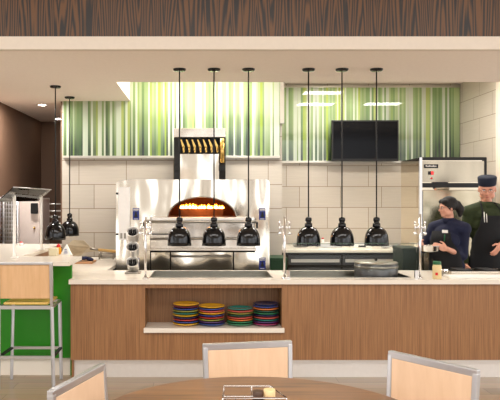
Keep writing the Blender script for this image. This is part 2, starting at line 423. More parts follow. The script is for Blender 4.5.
q = W(58, 119, 10.35); downlight(-2.24, 10.3, 'farther recessed light by the end wall of the passage')

# ------------------------------------------------------------------ service counter
TH = .90
t = thing('service_counter', 'long wood-grain service counter with an open shelf of plates', 'counter', (0, 6.07, 0))
nx0, nx1, nz0, nz1 = -.534, .705, .43, .823
m = MB(); XA, XB = -1.208, 3.6
m.box(XA, nx0, 6.07, 6.11, .17, TH-.04); m.box(nx1, XB, 6.07, 6.11, .17, TH-.04)
m.box(nx0, nx1, 6.07, 6.11, .17, nz0); m.box(nx0, nx1, 6.07, 6.11, nz1, TH-.04)
part('front_panel', m, M['counter_wood'], t)
m = MB(); m.box(nx0-.02, nx1+.02, 6.35, 6.37, nz0, nz1+.02); m.box(nx0-.02, nx0, 6.11, 6.35, nz0, nz1); m.box(nx1, nx1+.02, 6.11, 6.35, nz0, nz1); m.box(nx0-.02, nx1+.02, 6.11, 6.35, nz1, nz1+.02)
part('niche_lining', m, M['niche_wood'], t)
part('shelf', bx(nx0-.01, nx1+.02, 6.035, 6.34, .422, .464), M['quartz'], t, bev=.004, label='white shelf under the plates')
part('kick_plate', bx(XA+.02, XB, 6.13, 6.15, .0, .17), M['kick'], t, label='stainless steel kick plate')
part('carcass', bx(XA, XB, 6.45, 6.80, .0, TH-.09), M['steel_dark'], t)
part('side_panel', bx(XA, XA+.02, 6.11, 6.84, .0, TH-.04), M['counter_wood'], t)
t = thing('side_cabinet', 'low cabinet run going back from the left end of the service counter', 'cabinet', (-1.35, 7.6, 0))
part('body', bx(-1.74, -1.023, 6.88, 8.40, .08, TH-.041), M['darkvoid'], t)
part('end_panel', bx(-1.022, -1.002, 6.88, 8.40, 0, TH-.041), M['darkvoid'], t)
solo('side_worktop', bx(-1.77, -.992, 6.865, 8.45, TH-.04, TH), M['quartz'], 'cream stone worktop leading back to the tiled wall at left', 'countertop', (-1.35, 7.6, TH-.04))
# worktop with two steel wells
wt = thing('worktop', 'long cream stone worktop on the wood-grain service counter', 'countertop', (0, 6.04, TH-.04))
w1 = (W(150, 0, 6.3).x, W(272, 0, 6.3).x); w2 = (W(288, 0, 6.3).x, W(408, 0, 6.3).x); w0, wy1 = 6.21, 6.79
m = MB(); z0, z1 = TH-.04, TH
m.box(XA-.012, XB, 6.04, w0, z0, z1); m.box(-1.77, XA-.012, 6.2, 6.86, z0, z1); m.box(XA-.012, XB, wy1, 6.86, z0, z1)
for a, b in ((XA-.012, w1[0]), (w1[1], w2[0]), (w2[1], XB)): m.box(a, b, w0, wy1, z0, z1)
part('slab', m, M['quartz'], wt)
for a, b in (w1, w2):
    m = MB(); m.box(a, b, w0, wy1, TH-.06, TH-.05); m.box(a, a+.008, w0, wy1, TH-.05, TH+.003); m.box(b-.008, b, w0, wy1, TH-.05, TH+.003)
    m.box(a, b, w0, w0+.008, TH-.05, TH+.003); m.box(a, b, wy1-.008, wy1, TH-.05, TH+.003)
    part('well', m, M['well'], wt, label='sunken stainless steel well')

# stacked plates
plate_mb = MB().lathe([(0, .003), (.065, .003), (.07, 0), (.078, .002), (.108, .014), (.121, .019), (.122, .0235), (.118, .025), (.104, .019), (.076, .008), (0, .008)], n=40)
protoplate = finish('plate', plate_mb, M['plate']['yellow'])
stacks = [
    (186, 'first', 'yellow,maroon,blue,olive,teal,yellow,navy,red,blue,yellow'),
    (211.5, 'second', 'yellow,blue,coral,yellow,blue,red,olive,purple,blue'),
    (240, 'third', 'teal,coral,olive,dkgreen,coral,orange,green,green'),
    (266, 'fourth', 'navy,blue,orange,dkgreen,green,navy,coral,teal,purple,magenta'),
]
ordn = ['bottom', 'second lowest', 'third lowest', 'fourth lowest', 'fifth lowest', 'sixth lowest', 'seventh lowest', 'eighth lowest', 'ninth lowest', 'tenth lowest']
names = dict(dkgreen='dark green', navy='navy blue')
first = True
for px, which, cols in stacks:
    cols = cols.split(','); n = len(cols); c = W(px, 0, 6.205); pitch = .0193
    for k, cn in enumerate(reversed(cols)):
        if first: o = protoplate; first = False
        else:
            o = protoplate.copy(); C.objects.link(o)
            o.data = protoplate.data.copy() if cn+'_plate' not in bpy.data.meshes else bpy.data.meshes[cn+'_plate']
            o.data.name = cn+'_plate'; o.data.materials[0] = M['plate'][cn]
        if o is protoplate: o.data.materials[0] = M['plate'][cn]; o.data.name = cn+'_plate'
        o.location = (c.x+random.uniform(-.003, .003), 6.205+random.uniform(-.003, .003), .4645+k*pitch*1.03)
        pos = 'topmost' if k == n-1 else ordn[k]
        setp(o, '%s round plate, %s in the %s of four plate stacks from the left' % (names.get(cn, cn), pos, which), 'plate', 'plates stacked in the counter shelf')

# ------------------------------------------------------------------ raised bar on the left
BZ = 1.07
t = thing('bar_counter', 'raised bar with a bright green front at the left', 'bar', (-1.9, 6.15, 0))
part('green_panel', bx(-2.56, -1.215, 6.15, 6.19, .17, BZ-.035), M['green'], t)
part('kick_plate', bx(-2.56, -1.235, 6.2, 6.22, 0, .17), M['quartz'], t, label='pale base strip')
part('side_panel', bx(-1.235, -1.215, 6.19, 6.84, .0, TH-.045), M['green'], t)
part('inner_wall', bx(-2.56, -1.80, 6.6, 6.62, .1, BZ-.035), M['counter_wood'], t)
part('inner_side', bx(-1.82, -1.80, 6.62, 8.4, .0, BZ-.035), M['counter_wood'], t, label='brown wood side seen through the gap')
m = MB().box(-2.57, -1.195, 5.94, 6.55, BZ-.035, BZ); m.box(-2.57, -1.78, 6.55, 8.42, BZ-.035, BZ); m.box(-1.53, -1.34, 6.55, 6.85, BZ-.035, BZ); m.box(-1.53, -1.50, 6.80, 6.85, TH+.001, BZ-.035)
solo('stone_countertop', m, M['quartz'], 'cream stone top of the raised green bar', 'countertop', (-1.9, 6.2, BZ-.035))

# ------------------------------------------------------------------ pendants (heat lamps)
def pendant(x, y, rim_z, label, group, proto=[None]):
    if proto[0] is None:
        t = thing('pendant_lamp', label, 'pendant lamp', (x, y, CZ), group)
        part('canopy', MB().lathe([(0, -.022), (.052, -.02), (.06, -.012), (.062, 0), (0, 0)]), M['black'], t, local=True)
        part('rod', MB().cyl((0, 0, rim_z-CZ+.268), (0, 0, -.02), .0065, n=10), M['black_matte'], t, local=True)
        L0 = rim_z-CZ
        k = part('neck', MB().lathe([(0, .275), (.012, .272), (.029, .264), (.032, .238), (.026, .232), (.026, .215), (.036, .21), (.038, .178), (.03, .172), (0, .17)], (0, 0, L0)), M['black'], t, local=True)
        prof = [(.03, .180), (.050, .174), (.072, .160), (.090, .138), (.103, .108), (.110, .072), (.113, .035), (.114, .0), (.110, .0), (.108, .035), (.105, .07), (.097, .104), (.085, .13), (.066, .152), (.03, .168)]
        part('shade', MB().lathe(prof, (0, 0, L0), n=48, closed=True), M['black'], t, local=True)
        part('bulb', MB().ell((0, 0, L0+.075), (.042, .042, .06)), M['coil'], t, local=True)
        proto[0] = t; return t
    t = copy_tree(proto[0]); t.location = (x, y, CZ); setp(t, label, 'pendant lamp', group); return t
YP = 6.39
rim = W(0, 245.5, YP).z
for px, lab in ((179.5, 'black dome heat lamp, left of the three before the oven'), (214, 'black dome heat lamp in the middle of the oven group'), (248.5, 'black dome heat lamp, right of the three before the oven'),
                (308.5, 'black dome heat lamp, left of the three before the prep table'), (342, 'black dome heat lamp in the middle of the prep table group'), (376.5, 'black dome heat lamp just above the round black cooker')):
    pendant(W(px, 0, YP).x, YP, rim, lab, 'black dome heat lamps')
pendant(-1.63, 7.35, rim, 'black dome heat lamp over the raised bar, the nearer of two', 'black dome heat lamps')
pendant(-1.63, 8.13, rim, 'black dome heat lamp over the raised bar, farther one by the tiles', 'black dome heat lamps')

# ------------------------------------------------------------------ pizza oven
YO = 7.5
def O(px, py, y=YO): return W(px, py, y)
ox0, ox1 = O(116, 0).x, O(269.5, 0).x; ozt = O(0, 179.5).z; oz1 = O(0, 217).z
t = thing('pizza_oven', 'stainless steel hearth pizza oven with an arched glowing mouth', 'oven', ((ox0+ox1)/2, YO, 0))
mcx = O(202, 0).x; mh = O(0, 197).z-oz1; mw = O(236, 0).x-mcx
arch = [(mcx+mw*math.cos(a), oz1+mh*math.sin(a)) for a in [PI*i/28 for i in range(29)]]
pts = [(ox0, oz1), (ox0, ozt-.03), (ox0+.05, ozt-.02), (ox0+.16, ozt), (ox1-.02, ozt), (ox1, ozt-.03), (ox1, oz1)]
poly = [Vector((x, YO, z)) for x, z in pts]+[Vector((x, YO, z)) for x, z in arch]
part('facade', MB().prism(poly, (0, .04, 0)), M['steel_wavy'], t)
m = MB(); m.tube([(x, YO-.005, z) for x, z in arch], .007, n=8)
part('arch_trim', m, M['steel_dark'], t)
# chamber: arched tunnel open to the front
n = len(arch); m = MB(); fr = []
for yy, sc in ((YO+.04, 1.0), (YO+.8, 1.0)):
    fr.append([m.bm.verts.new((mcx+(x-mcx)*1.02, yy, oz1+(z-oz1)*1.02)) for x, z in arch])
for i in range(n-1): m.bm.faces.new((fr[0][i], fr[0][i+1], fr[1][i+1], fr[1][i]))
m.bm.faces.new((fr[0][0], fr[0][-1], fr[1][-1], fr[1][0])); m.bm.faces.new(fr[1])
o = part('chamber', m, M['brick'], t); sm = o.modifiers.new('thick', 'SOLIDIFY'); sm.thickness = .02; sm.offset = 1
part('burner', bx(mcx-.25, mcx+.25, YO+.42, YO+.5, oz1+.003, oz1+.085), M['brick'], t)
body = MB(); body.box(ox0+.01, mcx-mw-.05, YO+.041, YL-.02, 0.1, ozt-.04); body.box(mcx+mw+.05, ox1-.01, YO+.041, YL-.02, .1, ozt-.04)
body.box(mcx-mw-.05, mcx+mw+.05, YO+.041, YL-.02, oz1+mh+.04, ozt-.04); body.box(mcx-mw-.05, mcx+mw+.05, YO+.041, YL-.02, .1, oz1-.03)
part('body', body, M['steel_dark'], t)
# lower front
part('left_column', bx(ox0, O(150, 0).x, YO-.0, YO+.04, .1, oz1-.001), M['steel_wavy'], t)
part('right_column', bx(O(255, 0).x, ox1, YO, YO+.04, .1, oz1-.001), M['steel_wavy'], t)
part('mantle_panel', bx(O(150, 0).x+.002, O(255, 0).x-.002, YO+.03, YO+.04, O(0, 249).z, oz1-.001), M['steel'], t)
m = MB(); m.box(O(152, 0).x, O(247, 0).x, YO-.10, YO+.03, O(0, 220.5).z, oz1-.003)
part('mantle', m, M['white_steel'], t, bev=.01, label='bright rounded steel ledge under the mouth')
# rails
def rail(name, y, py, xa, xb, r, lab=None):
    z = O(0, py, y).z; a, b = W(xa, 0, y).x, W(xb, 0, y).x
    m = MB().cyl((a, y, z), (b, y, z), r, n=12)
    for x in (a+.01, b-.01): m.cyl((x, y, z), (x, YO, z-.0), r*.8, n=10)
    rl = part(name, m, M['steel_dark'], t, label=lab)
    return z, a, b, rl
z, a, b, rl = rail('upper_rail', YO-.16, 222, 144, 257, .012, 'long dark steel rail below the mouth')
for x in (a, b): part('drop_end', MB().cyl((x, YO-.16, z), (x, YO-.16, z-.07), .011, n=10), M['black_matte'], rl)
rail('middle_rail', YO-.10, 239, 150, 256, .010)
part('ledge', bx(O(146, 0).x, O(256, 0).x, YO-.06, YO+.03, O(0, 250.5).z, O(0, 248).z), M['steel'], t, bev=.004)
d0, d1, dz0, dz1 = O(151, 0).x, O(255, 0).x, .2, O(0, 252).z
part('lower_frame', bx(d0-.01, d1+.01, YO+.015, YO+.04, .1, O(0, 250.6).z), M['darkvoid'], t)
for a, b in ((d0, O(170, 0).x), (O(171, 0).x, O(233, 0).x), (O(234, 0).x, d1)):
    dr = part('lower_door', bx(a, b, YO-.005, YO+.014, dz0, dz1), M['steel_wavy'], t, bev=.004)
    if b-a > .4:
        m = MB(); hz = O(0, 256).z; m.cyl((a, YO-.05, hz), (b-.02, YO-.05, hz), .012, n=12)
        for x in (a+.03, b-.05): m.cyl((x, YO-.05, hz), (x, YO-.004, hz), .009, n=10)
        part('handle', m, M['steel_dark'], dr)
part('plinth', bx(ox0+.03, ox1-.03, YO+.08, YL-.05, 0, .1), M['black_matte'], t)
# access door at the left
ad = part('access_door', bx(O(118.5, 0).x, O(130, 0).x, YO-.018, YO, O(0, 240).z, O(0, 187).z), M['white_steel'], t, bev=.004, label='narrow pale access door')
for py in (193.5, 234):
    part('latch', MB().cyl((O(117.5, 0).x, YO-.02, O(0, py).z), (O(117.5, 0).x, YO-.05, O(0, py).z), .012, n=14), M['black_matte'], ad)
for k, px in enumerate((120.5, 124.0)):
    part('vent', bx(O(px, 0).x, O(px+2.2, 0).x, YO-.021, YO-.0175, O(0, 238.5).z, O(0, 233).z), M['steel_dark'], ad)
# blue notices
for px, py in ((136, 214), (262.3, 214), (262.3, 263.5), (136, 263.5)):
    c = O(px, py)
    sgn = part('blue_notice', bx(c.x-.036, c.x+.036, YO-.006, YO-.0, c.z-.066, c.z+.066), M['sign_blue'], t, label='blue notice with a black figure')
    m = MB()
    m.box(c.x-.03, c.x+.03, YO-.008, YO-.006, c.z+.048, c.z+.058)
    for k in range(4): m.box(c.x-.028+k*.015, c.x-.018+k*.015, YO-.008, YO-.006, c.z+.034, c.z+.042)
    m.box(c.x-.024, c.x+.024, YO-.008, YO-.006, c.z-.058, c.z-.052)
    part('white_lettering', m, M['white'], sgn)
    m = MB().ell((c.x, YO-.008, c.z+.012), (.011, .002, .011), seg=12, rings=8); m.prism([(c.x-.022, YO-.009, c.z-.036), (c.x+.02, YO-.009, c.z-.036), (c.x+.014, YO-.009, c.z-.0), (c.x-.01, YO-.009, c.z+.004)], (0, .003, 0))
    part('black_figure', m, M['black_matte'], sgn)
# pizza screen hanging on the middle rail, left: dark wire disc
m = MB(); q = W(158, 234, YO-.14)
for k in range(5): m.tube([(q.x+(.03+.022*k)*math.cos(a), q.y+(.012+.006*k)*math.sin(a), q.z-.0) for a in [2*PI*i/20 for i in range(20)]], .005, n=6, closed=True)
m.cyl((q.x-.12, q.y, q.z-.004), (q.x+.12, q.y, q.z-.004), .004, n=8); m.cyl((q.x, q.y-.035, q.z-.004), (q.x, q.y+.035, q.z-.004), .004, n=8)
solo('wire_rack', m, M['black_matte'], 'flat dark round wire rack below the left side of the oven mouth', 'rack', (q.x, q.y, q.z))
# fire
m = MB(); m2 = MB()
for k in range(15):
    x = mcx-.25+k*.0355+random.uniform(-.008, .008); h = random.uniform(.04, .07); y = YO+.46+random.uniform(-.02, .02); r = random.uniform(.024, .034)
    pr = [(0, 0), (r*.9, h*.12), (r, h*.3), (r*.6, h*.62), (r*.2, h*.88), (0, h)]
    m.lathe(pr, (x, y, oz1+.086), n=12)
    m2.lathe([(a*.6, b*.62) for a, b in pr], (x, y-.028, oz1+.09), n=10)
t2 = thing('fire', 'row of orange gas flames inside the oven mouth', 'fire', (mcx, YO+.46, oz1+.05), kind='stuff')
part('flames', m, M['flame'], t2); part('flame_cores', m2, M['flame_core'], t2, label='yellow-white hot centres')

# hood above the oven
YH = 7.62
def H(px, py, y=YH): return W(px, py, y)
t = thing('oven_hood', 'steel exhaust hood with brass baffles above the pizza oven', 'hood', (H(200, 0).x, YH, ozt))
part('top_band', bx(H(174, 0).x, H(225.5, 0).x, YH-.03, YL-.06, H(0, 137.5).z, H(0, 128.5).z), M['steel'], t, bev=.004)
part('left_post', bx(H(174, 0).x, H(179.5, 0).x, YH-.02, YL-.06, ozt-.0, H(0, 138).z), M['black_matte'], t)
part('right_post', bx(H(219.5, 0).x, H(225.5, 0).x, YH-.02, YL-.06, ozt, H(0, 138).z), M['darkvoid'], t)
part('side_pipe', MB().cyl((H(222, 0).x, YH-.05, H(0, 163).z), (H(222, 0).x, YH-.05, H(0, 139).z), .026, n=14), M['brass'], t, label='pale rounded pipe on the right post')
for px in (177, 222):
    part('valve', bx(H(px-3, 0).x, H(px+3, 0).x, YH-.05, YH-.02, H(0, 171).z, H(0, 165).z), M['black_matte'], t, bev=.006)
part('baffle_box', bx(H(180, 0).x, H(219, 0).x, YH+.10, YH+.14, H(0, 154).z, H(0, 138).z), M['black_matte'], t)
for k in range(7):
    x = H(182.6+k*5.6, 0).x
    m = MB().prism([(x-.026, YH-.0, H(0, 139.5).z), (x-.012, YH-.0, H(0, 139.5).z), (x+.022, YH, H(0, 146).z), (x+.022, YH, H(0, 152).z), (x+.006, YH, H(0, 152.5).z), (x-.006, YH, H(0, 146).z)], (0, .06, 0))
    m.ell((x+.008, YH-.004, H(0, 149).z), (.012, .01, .032), seg=12, rings=8)
    part('baffle', m, M['brass'], t)
part('front_plate', bx(H(180, 0).x, H(219, 0).x, YH-.03, YH+.0, ozt-.02, H(0, 154).z), M['steel_wavy'], t, bev=.004)

# ------------------------------------------------------------------ television
c = W(365.5, 140.5, 9.55)
t = thing('television', 'large black flat television on the striped glass', 'television', c)
tx0, tx1, tz0, tz1 = W(332, 0, 9.55).x, W(399, 0, 9.55).x, W(0, 161, 9.55).z, W(0, 120, 9.55).z
part('casing', bx(tx0, tx1, 9.56, 9.62, tz0, tz1), M['black_matte'], t, bev=.006)
part('screen', bx(tx0+.02, tx1-.02, 9.554, 9.56, tz0+.035, tz1-.02), M['screen'], t)
part('wall_mount', bx(c.x-.2, c.x+.2, 9.62, 9.77, c.z-.12, c.z+.12), M['black_matte'], t)

# ------------------------------------------------------------------ refrigerator
YF = 7.95
fx0, fx1 = W(419.5, 0, YF).x, W(486, 0, YF).x; fzt = W(0, 157.5, YF).z
t = thing('refrigerator', 'tall stainless steel refrigerator behind the two cooks', 'refrigerator', ((fx0+fx1)/2, YF, 0))
part('cabinet', bx(fx0, fx1, YF+.03, YF+.75, .1, fzt), M['mirror'], t, bev=.004)
part('top_panel', bx(fx0+.03, fx1-.02, YF, YF+.03, W(0, 182, YF).z, W(0, 161, YF).z), M['fridge_top'], t)
part('top_edge', bx(fx0+.02, fx1, YF-.01, YF+.03, W(0, 160, YF).z, fzt+.004), M['black_matte'], t)
part('gap_strip', bx(fx0+.02, fx1-.01, YF-.0, YF+.03, W(0, 187.5, YF).z, W(0, 183, YF).z), M['black_matte'], t)
part('left_edge', bx(fx0-.005, fx0+.028, YF-.015, YF+.03, .12, fzt), M['chrome'], t, label='bright steel edge')
part('right_edge', bx(fx1-.018, fx1+.004, YF-.012, YF+.03, W(0, 188, YF).z, fzt), M['black_matte'], t)
dr = part('door', bx(fx0+.035, fx1-.005, YF-.03, YF+.028, .15, W(0, 190, YF).z), M['fridge'], t, bev=.006)
m = MB(); m.cyl((fx0+.10, YF-.07, .9), (fx0+.10, YF-.07, 1.25), .012); m.cyl((fx0+.10, YF-.07, .93), (fx0+.10, YF-.03, .93), .01); m.cyl((fx0+.10, YF-.07, 1.22), (fx0+.10, YF-.03, 1.22), .01)
part('handle', m, M['chrome'], dr)
c = W(431, 166, YF)
npz = part('nameplate', bx(W(424, 0, YF).x, W(438, 0, YF).x, YF-.008, YF, c.z-.025, c.z+.02), M['black_matte'], t)
m = MB(); x = W(425.5, 0, YF).x
for k in range(9): m.box(x+k*.0145, x+k*.0145+.010, YF-.0095, YF-.008, c.z-.010, c.z+(.010 if k % 3 == 0 else .003))
part('white_lettering', m, M['white'], npz)
c = W(431, 173, YF)
dp = part('display', bx(c.x-.035, c.x+.03, YF-.006, YF, c.z-.02, c.z+.02), M['black_matte'], t)
part('led', bx(c.x+.004, c.x+.022, YF-.009, YF-.006, c.z-.012, c.z+.012), M['led'], dp)
c = W(431.5, 178.3, YF); part('red_button', MB().cyl((c.x, YF-.006, c.z), (c.x, YF, c.z), .011), M['red'], t)
for sx in (fx0+.05, fx1-.05):
    for sy in (YF+.08, YF+.68): part('foot', MB().cyl((sx, sy, 0), (sx, sy, .1), .02), M['black_matte'], t)

# ------------------------------------------------------------------ prep table with cooler below
PTZ = .97; YT = 8.7
px0, px1 = 1.02, W(411, 0, YT).x
t = thing('prep_table', 'steel prep table with drawers below the television', 'table', ((px0+px1)/2, YT+.5, 0))
part('tabletop', bx(px0, px1, YT, YR-.03, PTZ-.035, PTZ), M['quartz'], t, bev=.004)
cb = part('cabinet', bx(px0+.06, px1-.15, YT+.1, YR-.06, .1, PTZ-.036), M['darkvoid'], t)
xs = [px0+.08, px0+.08+(px1-px0-.25)/2, px1-.17]
for a, b in zip(xs, xs[1:]):
    d = part('drawer', bx(a+.01, b-.01, YT+.075, YT+.1, PTZ-.20, PTZ-.08), M['steel_grey'], t, bev=.004)
    part('handle', bx(a+.04, b-.04, YT+.045, YT+.075, PTZ-.165, PTZ-.125), M['white_steel'], d)
    d = part('drawer', bx(a+.01, b-.01, YT+.075, YT+.1, PTZ-.50, PTZ-.24), M['steel_grey'], t, bev=.004)
    part('handle', bx(a+.06, b-.06, YT+.05, YT+.075, PTZ-.31, PTZ-.29), M['steel'], d)
for sx in (px0+.1, px1-.2):
    for sy in (YT+.15, YR-.12): part('leg', MB().cyl((sx, sy, 0), (sx, sy, .1), .02), M['steel_dark'], t)
def on_table(px, y, w, h, d, name, m_, label, cat, rot=0):
    c = W(px, 0, y)
    mb = MB().box(c.x-w/2, c.x+w/2, y-d/2, y+d/2, PTZ, PTZ+h)
    return c
c = W(329, 0, 9.3)
t = thing('food_tray', 'low white covered tray left on the prep table', 'tray', (c.x, 9.3, PTZ))
part('tray', bx(c.x-.16, c.x+.16, 9.18, 9.42, PTZ, PTZ+.05), M['frame'], t, bev=.008); part('lid', bx(c.x-.165, c.x+.165, 9.175, 9.425, PTZ+.05, PTZ+.06), M['white'], t, bev=.003)
c = W(360, 0, 9.2)
t = thing('scale', 'white kitchen scale in the middle of the prep table', 'scale', (c.x, 9.2, PTZ))
part('base', bx(c.x-.13, c.x+.13, 9.08, 9.32, PTZ, PTZ+.045), M['white'], t, bev=.008); part('platform', bx(c.x-.12, c.x+.12, 9.1, 9.31, PTZ+.045, PTZ+.058), M['frame'], t, bev=.003); part('display', bx(c.x-.05, c.x+.05, 9.075, 9.08, PTZ+.012, PTZ+.035), M['black_matte'], t)
# ladle and spoon
c = W(396, 0, 9.0)
m = MB().tube([(c.x-.16, 9.0, PTZ+.012), (c.x-.05, 9.02, PTZ+.03), (c.x+.06, 9.04, PTZ+.055)], .008); m.lathe([(0, -.02), (.035, -.012), (.045, .01), (.042, .012), (.032, -.006), (0, -.014)], (c.x-.16, 9.0, PTZ+.021), closed=False)
solo('ladle', m, M['frame'], 'pale ladle lying at the right end of the prep table', 'ladle', (c.x-.16, 9.0, PTZ))
c = W(301, 0, 9.3)
m = MB().lathe([(0, 0), (.09, 0), (.12, .03), (.125, .05), (.118, .05), (.086, .006), (0, .006)], (c.x, 9.3, PTZ))
solo('pan', m, M['frame'], 'shallow round steel pan at the left end of the prep table', 'pan', (c.x, 9.3, PTZ))
c = W(323, 0, 9.6)
for dx, lab, mm in ((0, 'small red-capped shaker beside the covered tray', 'red'),):
    t = thing('shaker', lab, 'shaker', (c.x, 9.62, PTZ)); part('body', MB().cyl((c.x, 9.62, PTZ), (c.x, 9.62, PTZ+.09), .022), M['white'], t); part('cap', MB().cyl((c.x, 9.62, PTZ+.09), (c.x, 9.62, PTZ+.11), .02, .014), M[mm], t)

# bins
def bin_(px, y, w, h, label, material):
    c = W(px, 0, y)
    t = thing('bin', label, 'bin', (c.x, y, 0))
    m = MB(); b = [(-.42, -.42), (.42, -.42), (.42, .42), (-.42, .42)]; tp = [(-.5, -.5), (.5, -.5), (.5, .5), (-.5, .5)]
    vb = [m.bm.verts.new((c.x+x*w, y+z*.4, 0)) for x, z in b]; vt = [m.bm.verts.new((c.x+x*w, y+z*.4, h)) for x, z in tp]
    m.bm.faces.new(vb[::-1]); m.bm.faces.new(vt)
    for i in range(4): m.bm.faces.new((vb[i], vb[(i+1) % 4], vt[(i+1) % 4], vt[i]))
    part('body', m, material, t); part('rim', bx(c.x-w*.52, c.x+w*.52, y-.21, y+.21, h, h+.03), material, t, bev=.006)
    return t
bin_(407, 7.6, .21, 1.06, 'tall dark green bin between prep table and refrigerator', M['bin'])
bin_(277, 8.2, .2, .90, 'small green bin between the oven and the prep table', M['bin2'])

# ------------------------------------------------------------------ sneeze guard along the service counter
def guard_post(px, top_py, label):
    y = 6.15; x = W(px, 0, y).x; zt = W(0, top_py, y).z
    t = thing('glass_guard_post', label, 'post', (x, y, TH), 'steel posts on the service counter')
    part('pole', MB().cyl((x, y, TH), (x, y, zt), .011, n=16), M['chrome'], t)
    part('base', MB().lathe([(0, 0), (.028, 0), (.028, .006), (.014, .012), (0, .012)], (x, y, TH)), M['chrome'], t)
    zc = W(0, 227.5, y).z
    ar = part('cross_arm', MB().cyl((x-.05, y, zc), (x+.05, y, zc), .006, n=10), M['chrome'], t)
    for s in (-1, 1):
        m = MB().cyl((x+s*.045, y, zc-.05), (x+s*.045, y, zc+.04), .007, n=10); m.ell((x+s*.045, y, zc-.055), (.017, .017, .017)); m.ell((x+s*.045, y, zc+.045), (.01, .01, .016)); m.ell((x+s*.024, y, zc), (.012, .012, .014))
        part('clamp', m, M['chrome'], ar)
    return x, y, zt
guard_post(145.5, 217, 'slim steel guard post beside the metal utensil holders')
xa, ya, _ = guard_post(284.5, 217, 'slim steel guard post between the two steel wells')
xb, yb, _ = guard_post(420, 214, 'slim steel guard post in front of the woman')
zg = W(0, 243.5, 6.15).z
def pane(x0, x1, label):
    t = thing('glass_guard', label, 'glass', ((x0+x1)/2, 6.15, zg-.15))
    part('pane', bx(x0, x1, 6.146, 6.154, TH+.06, zg), M['glass'], t)
    part('top_edge', bx(x0, x1, 6.146, 6.154, zg, zg+.003), M['glass_edge'], t)
    for x in (x0+.004, x1-.004):
        part('clip', bx(x-.014, x+.014, 6.138, 6.162, TH+.0, TH+.075), M['chrome'], t)
pane(xa+.03, xb-.03, 'clear glass guard before the prep table, between two steel posts')

# ------------------------------------------------------------------ things on the service counter
# round cooker
y = 6.5; c = W(376, 0, y); r = .205
t = thing('round_cooker', 'round black cooker with a steel lid in the right well', 'cooker', (c.x, y, TH-.05))
part('drum', MB().lathe([(0, 0), (r*.98, 0), (r, .01), (r, .155), (r*.97, .16), (0, .16)], (c.x, y, TH-.05), n=56), M['steel_grey'], t)
part('band', MB().lathe([(r+.001, .118), (r+.005, .12), (r+.005, .138), (r+.001, .14)], (c.x, y, TH-.05), n=56, closed=True), M['steel_dark'], t)
part('lid', MB().lathe([(r*1.01, .16), (r*1.015, .166), (r*.98, .172), (r*.5, .178), (0, .18), (0, .161)], (c.x, y, TH-.05), n=56), M['steel_dark'], t, label='brushed steel lid')
part('knob', MB().lathe([(0, .179), (.012, .179), (.012, .19), (.02, .196), (.016, .202), (0, .204)], (c.x, y, TH-.05)), M['black'], t)

# cheese shaker with green lid
y = 6.13; c = W(437, 0, y)
t = thing('cheese_shaker', 'clear jar of grated cheese with a green lid', 'jar', (c.x, y, TH))
part('jar', MB().lathe([(0, 0), (.036, 0), (.04, .006), (.04, .11), (.036, .125), (.034, .135), (0, .135)], (c.x, y, TH)), M['cheese'], t)
part('lid', MB().lathe([(.036, .13), (.036, .155), (.033, .16), (0, .16), (0, .13)], (c.x, y, TH), n=24), M['lid_green'], t)
part('label', bx(c.x-.028, c.x-.006, y-.042, y-.034, TH+.035, TH+.06), M['red'], t, label='small red label')
# steel tin next to it
y = 6.40; c = W(442.5, 0, y)
m = MB().lathe([(0, 0), (.04, 0), (.062, .05), (.066, .052), (.06, .052), (.037, .006), (0, .006)], (c.x, y, TH))
solo('steel_cup', m, M['chrome'], 'small steel bowl behind the green-lidded jar', 'bowl', (c.x, y, TH))
# white cutting board and steel trays at right
x0, x1 = W(444, 0, 6.3).x, 2.95
solo('cutting_board', bx(x0, x1, 6.14, 6.33, TH, TH+.018), M['white'], 'long white cutting board on the right of the worktop', 'cutting board', ((x0+x1)/2, 6.25, TH), bev=.004)
t = thing('steel_tray', 'low steel tray behind the white cutting board', 'tray', ((x0+x1)/2+.05, 6.5, TH))
m = MB(); a, b = x0+.1, x1; m.box(a, b, 6.38, 6.66, TH, TH+.006)
for q in ((a, b, 6.38, 6.39), (a, b, 6.65, 6.66), (a, a+.01, 6.39, 6.65), (b-.01, b, 6.39, 6.65)): m.box(*q, TH+.006, TH+.04)
part('pan', m, M['steel'], t); m = MB()
for k in range(3): part('insert', bx(a+.08+k*.25, a+.2+k*.25, 6.40, 6.64, TH+.007, TH+.05), M['black_matte'], t)

# utensil holder: three tilted steel canisters on a stand
y = 6.62; c = W(133, 0, y)
t = thing('utensil_holder', 'tower of three tilted perforated steel utensil canisters', 'utensil holder', (c.x, y, TH))
part('base', bx(c.x-.075, c.x+.075, y-.07, y+.09, TH, TH+.012), M['steel_dark'], t, bev=.004)
part('stand', MB().tube([(c.x, y+.075, TH+.01), (c.x, y+.075, TH+.42)], .008), M['chrome'], t)
tilt = Matrix.Rotation(R(48), 3, 'X')
for k in range(3):
    cc = Vector((c.x, y+.0, TH+.075+k*.148))
    pr = [(0, -.065), (.05, -.065), (.055, -.06), (.060, .055), (.064, .06), (.064, .065), (.057, .062), (.053, .055), (.047, -.055), (0, -.055)]
    cn = part('canister', MB().lathe(pr, cc, n=28, rot=tilt), M['white_steel'], t)
    m = MB()
    for j in range(9):
        a = 2*PI*j/9; rr = .026
        p0 = cc+tilt @ Vector((rr*math.cos(a), rr*math.sin(a), -.05)); p1 = cc+tilt @ Vector((rr*1.2*math.cos(a), rr*1.2*math.sin(a), .05+.012*math.sin(j*2.1)))
        m.cap(p0, p1, .005, .008, n=8)
    part('insert', m, M['black_matte'], cn, label='dark handles inside')

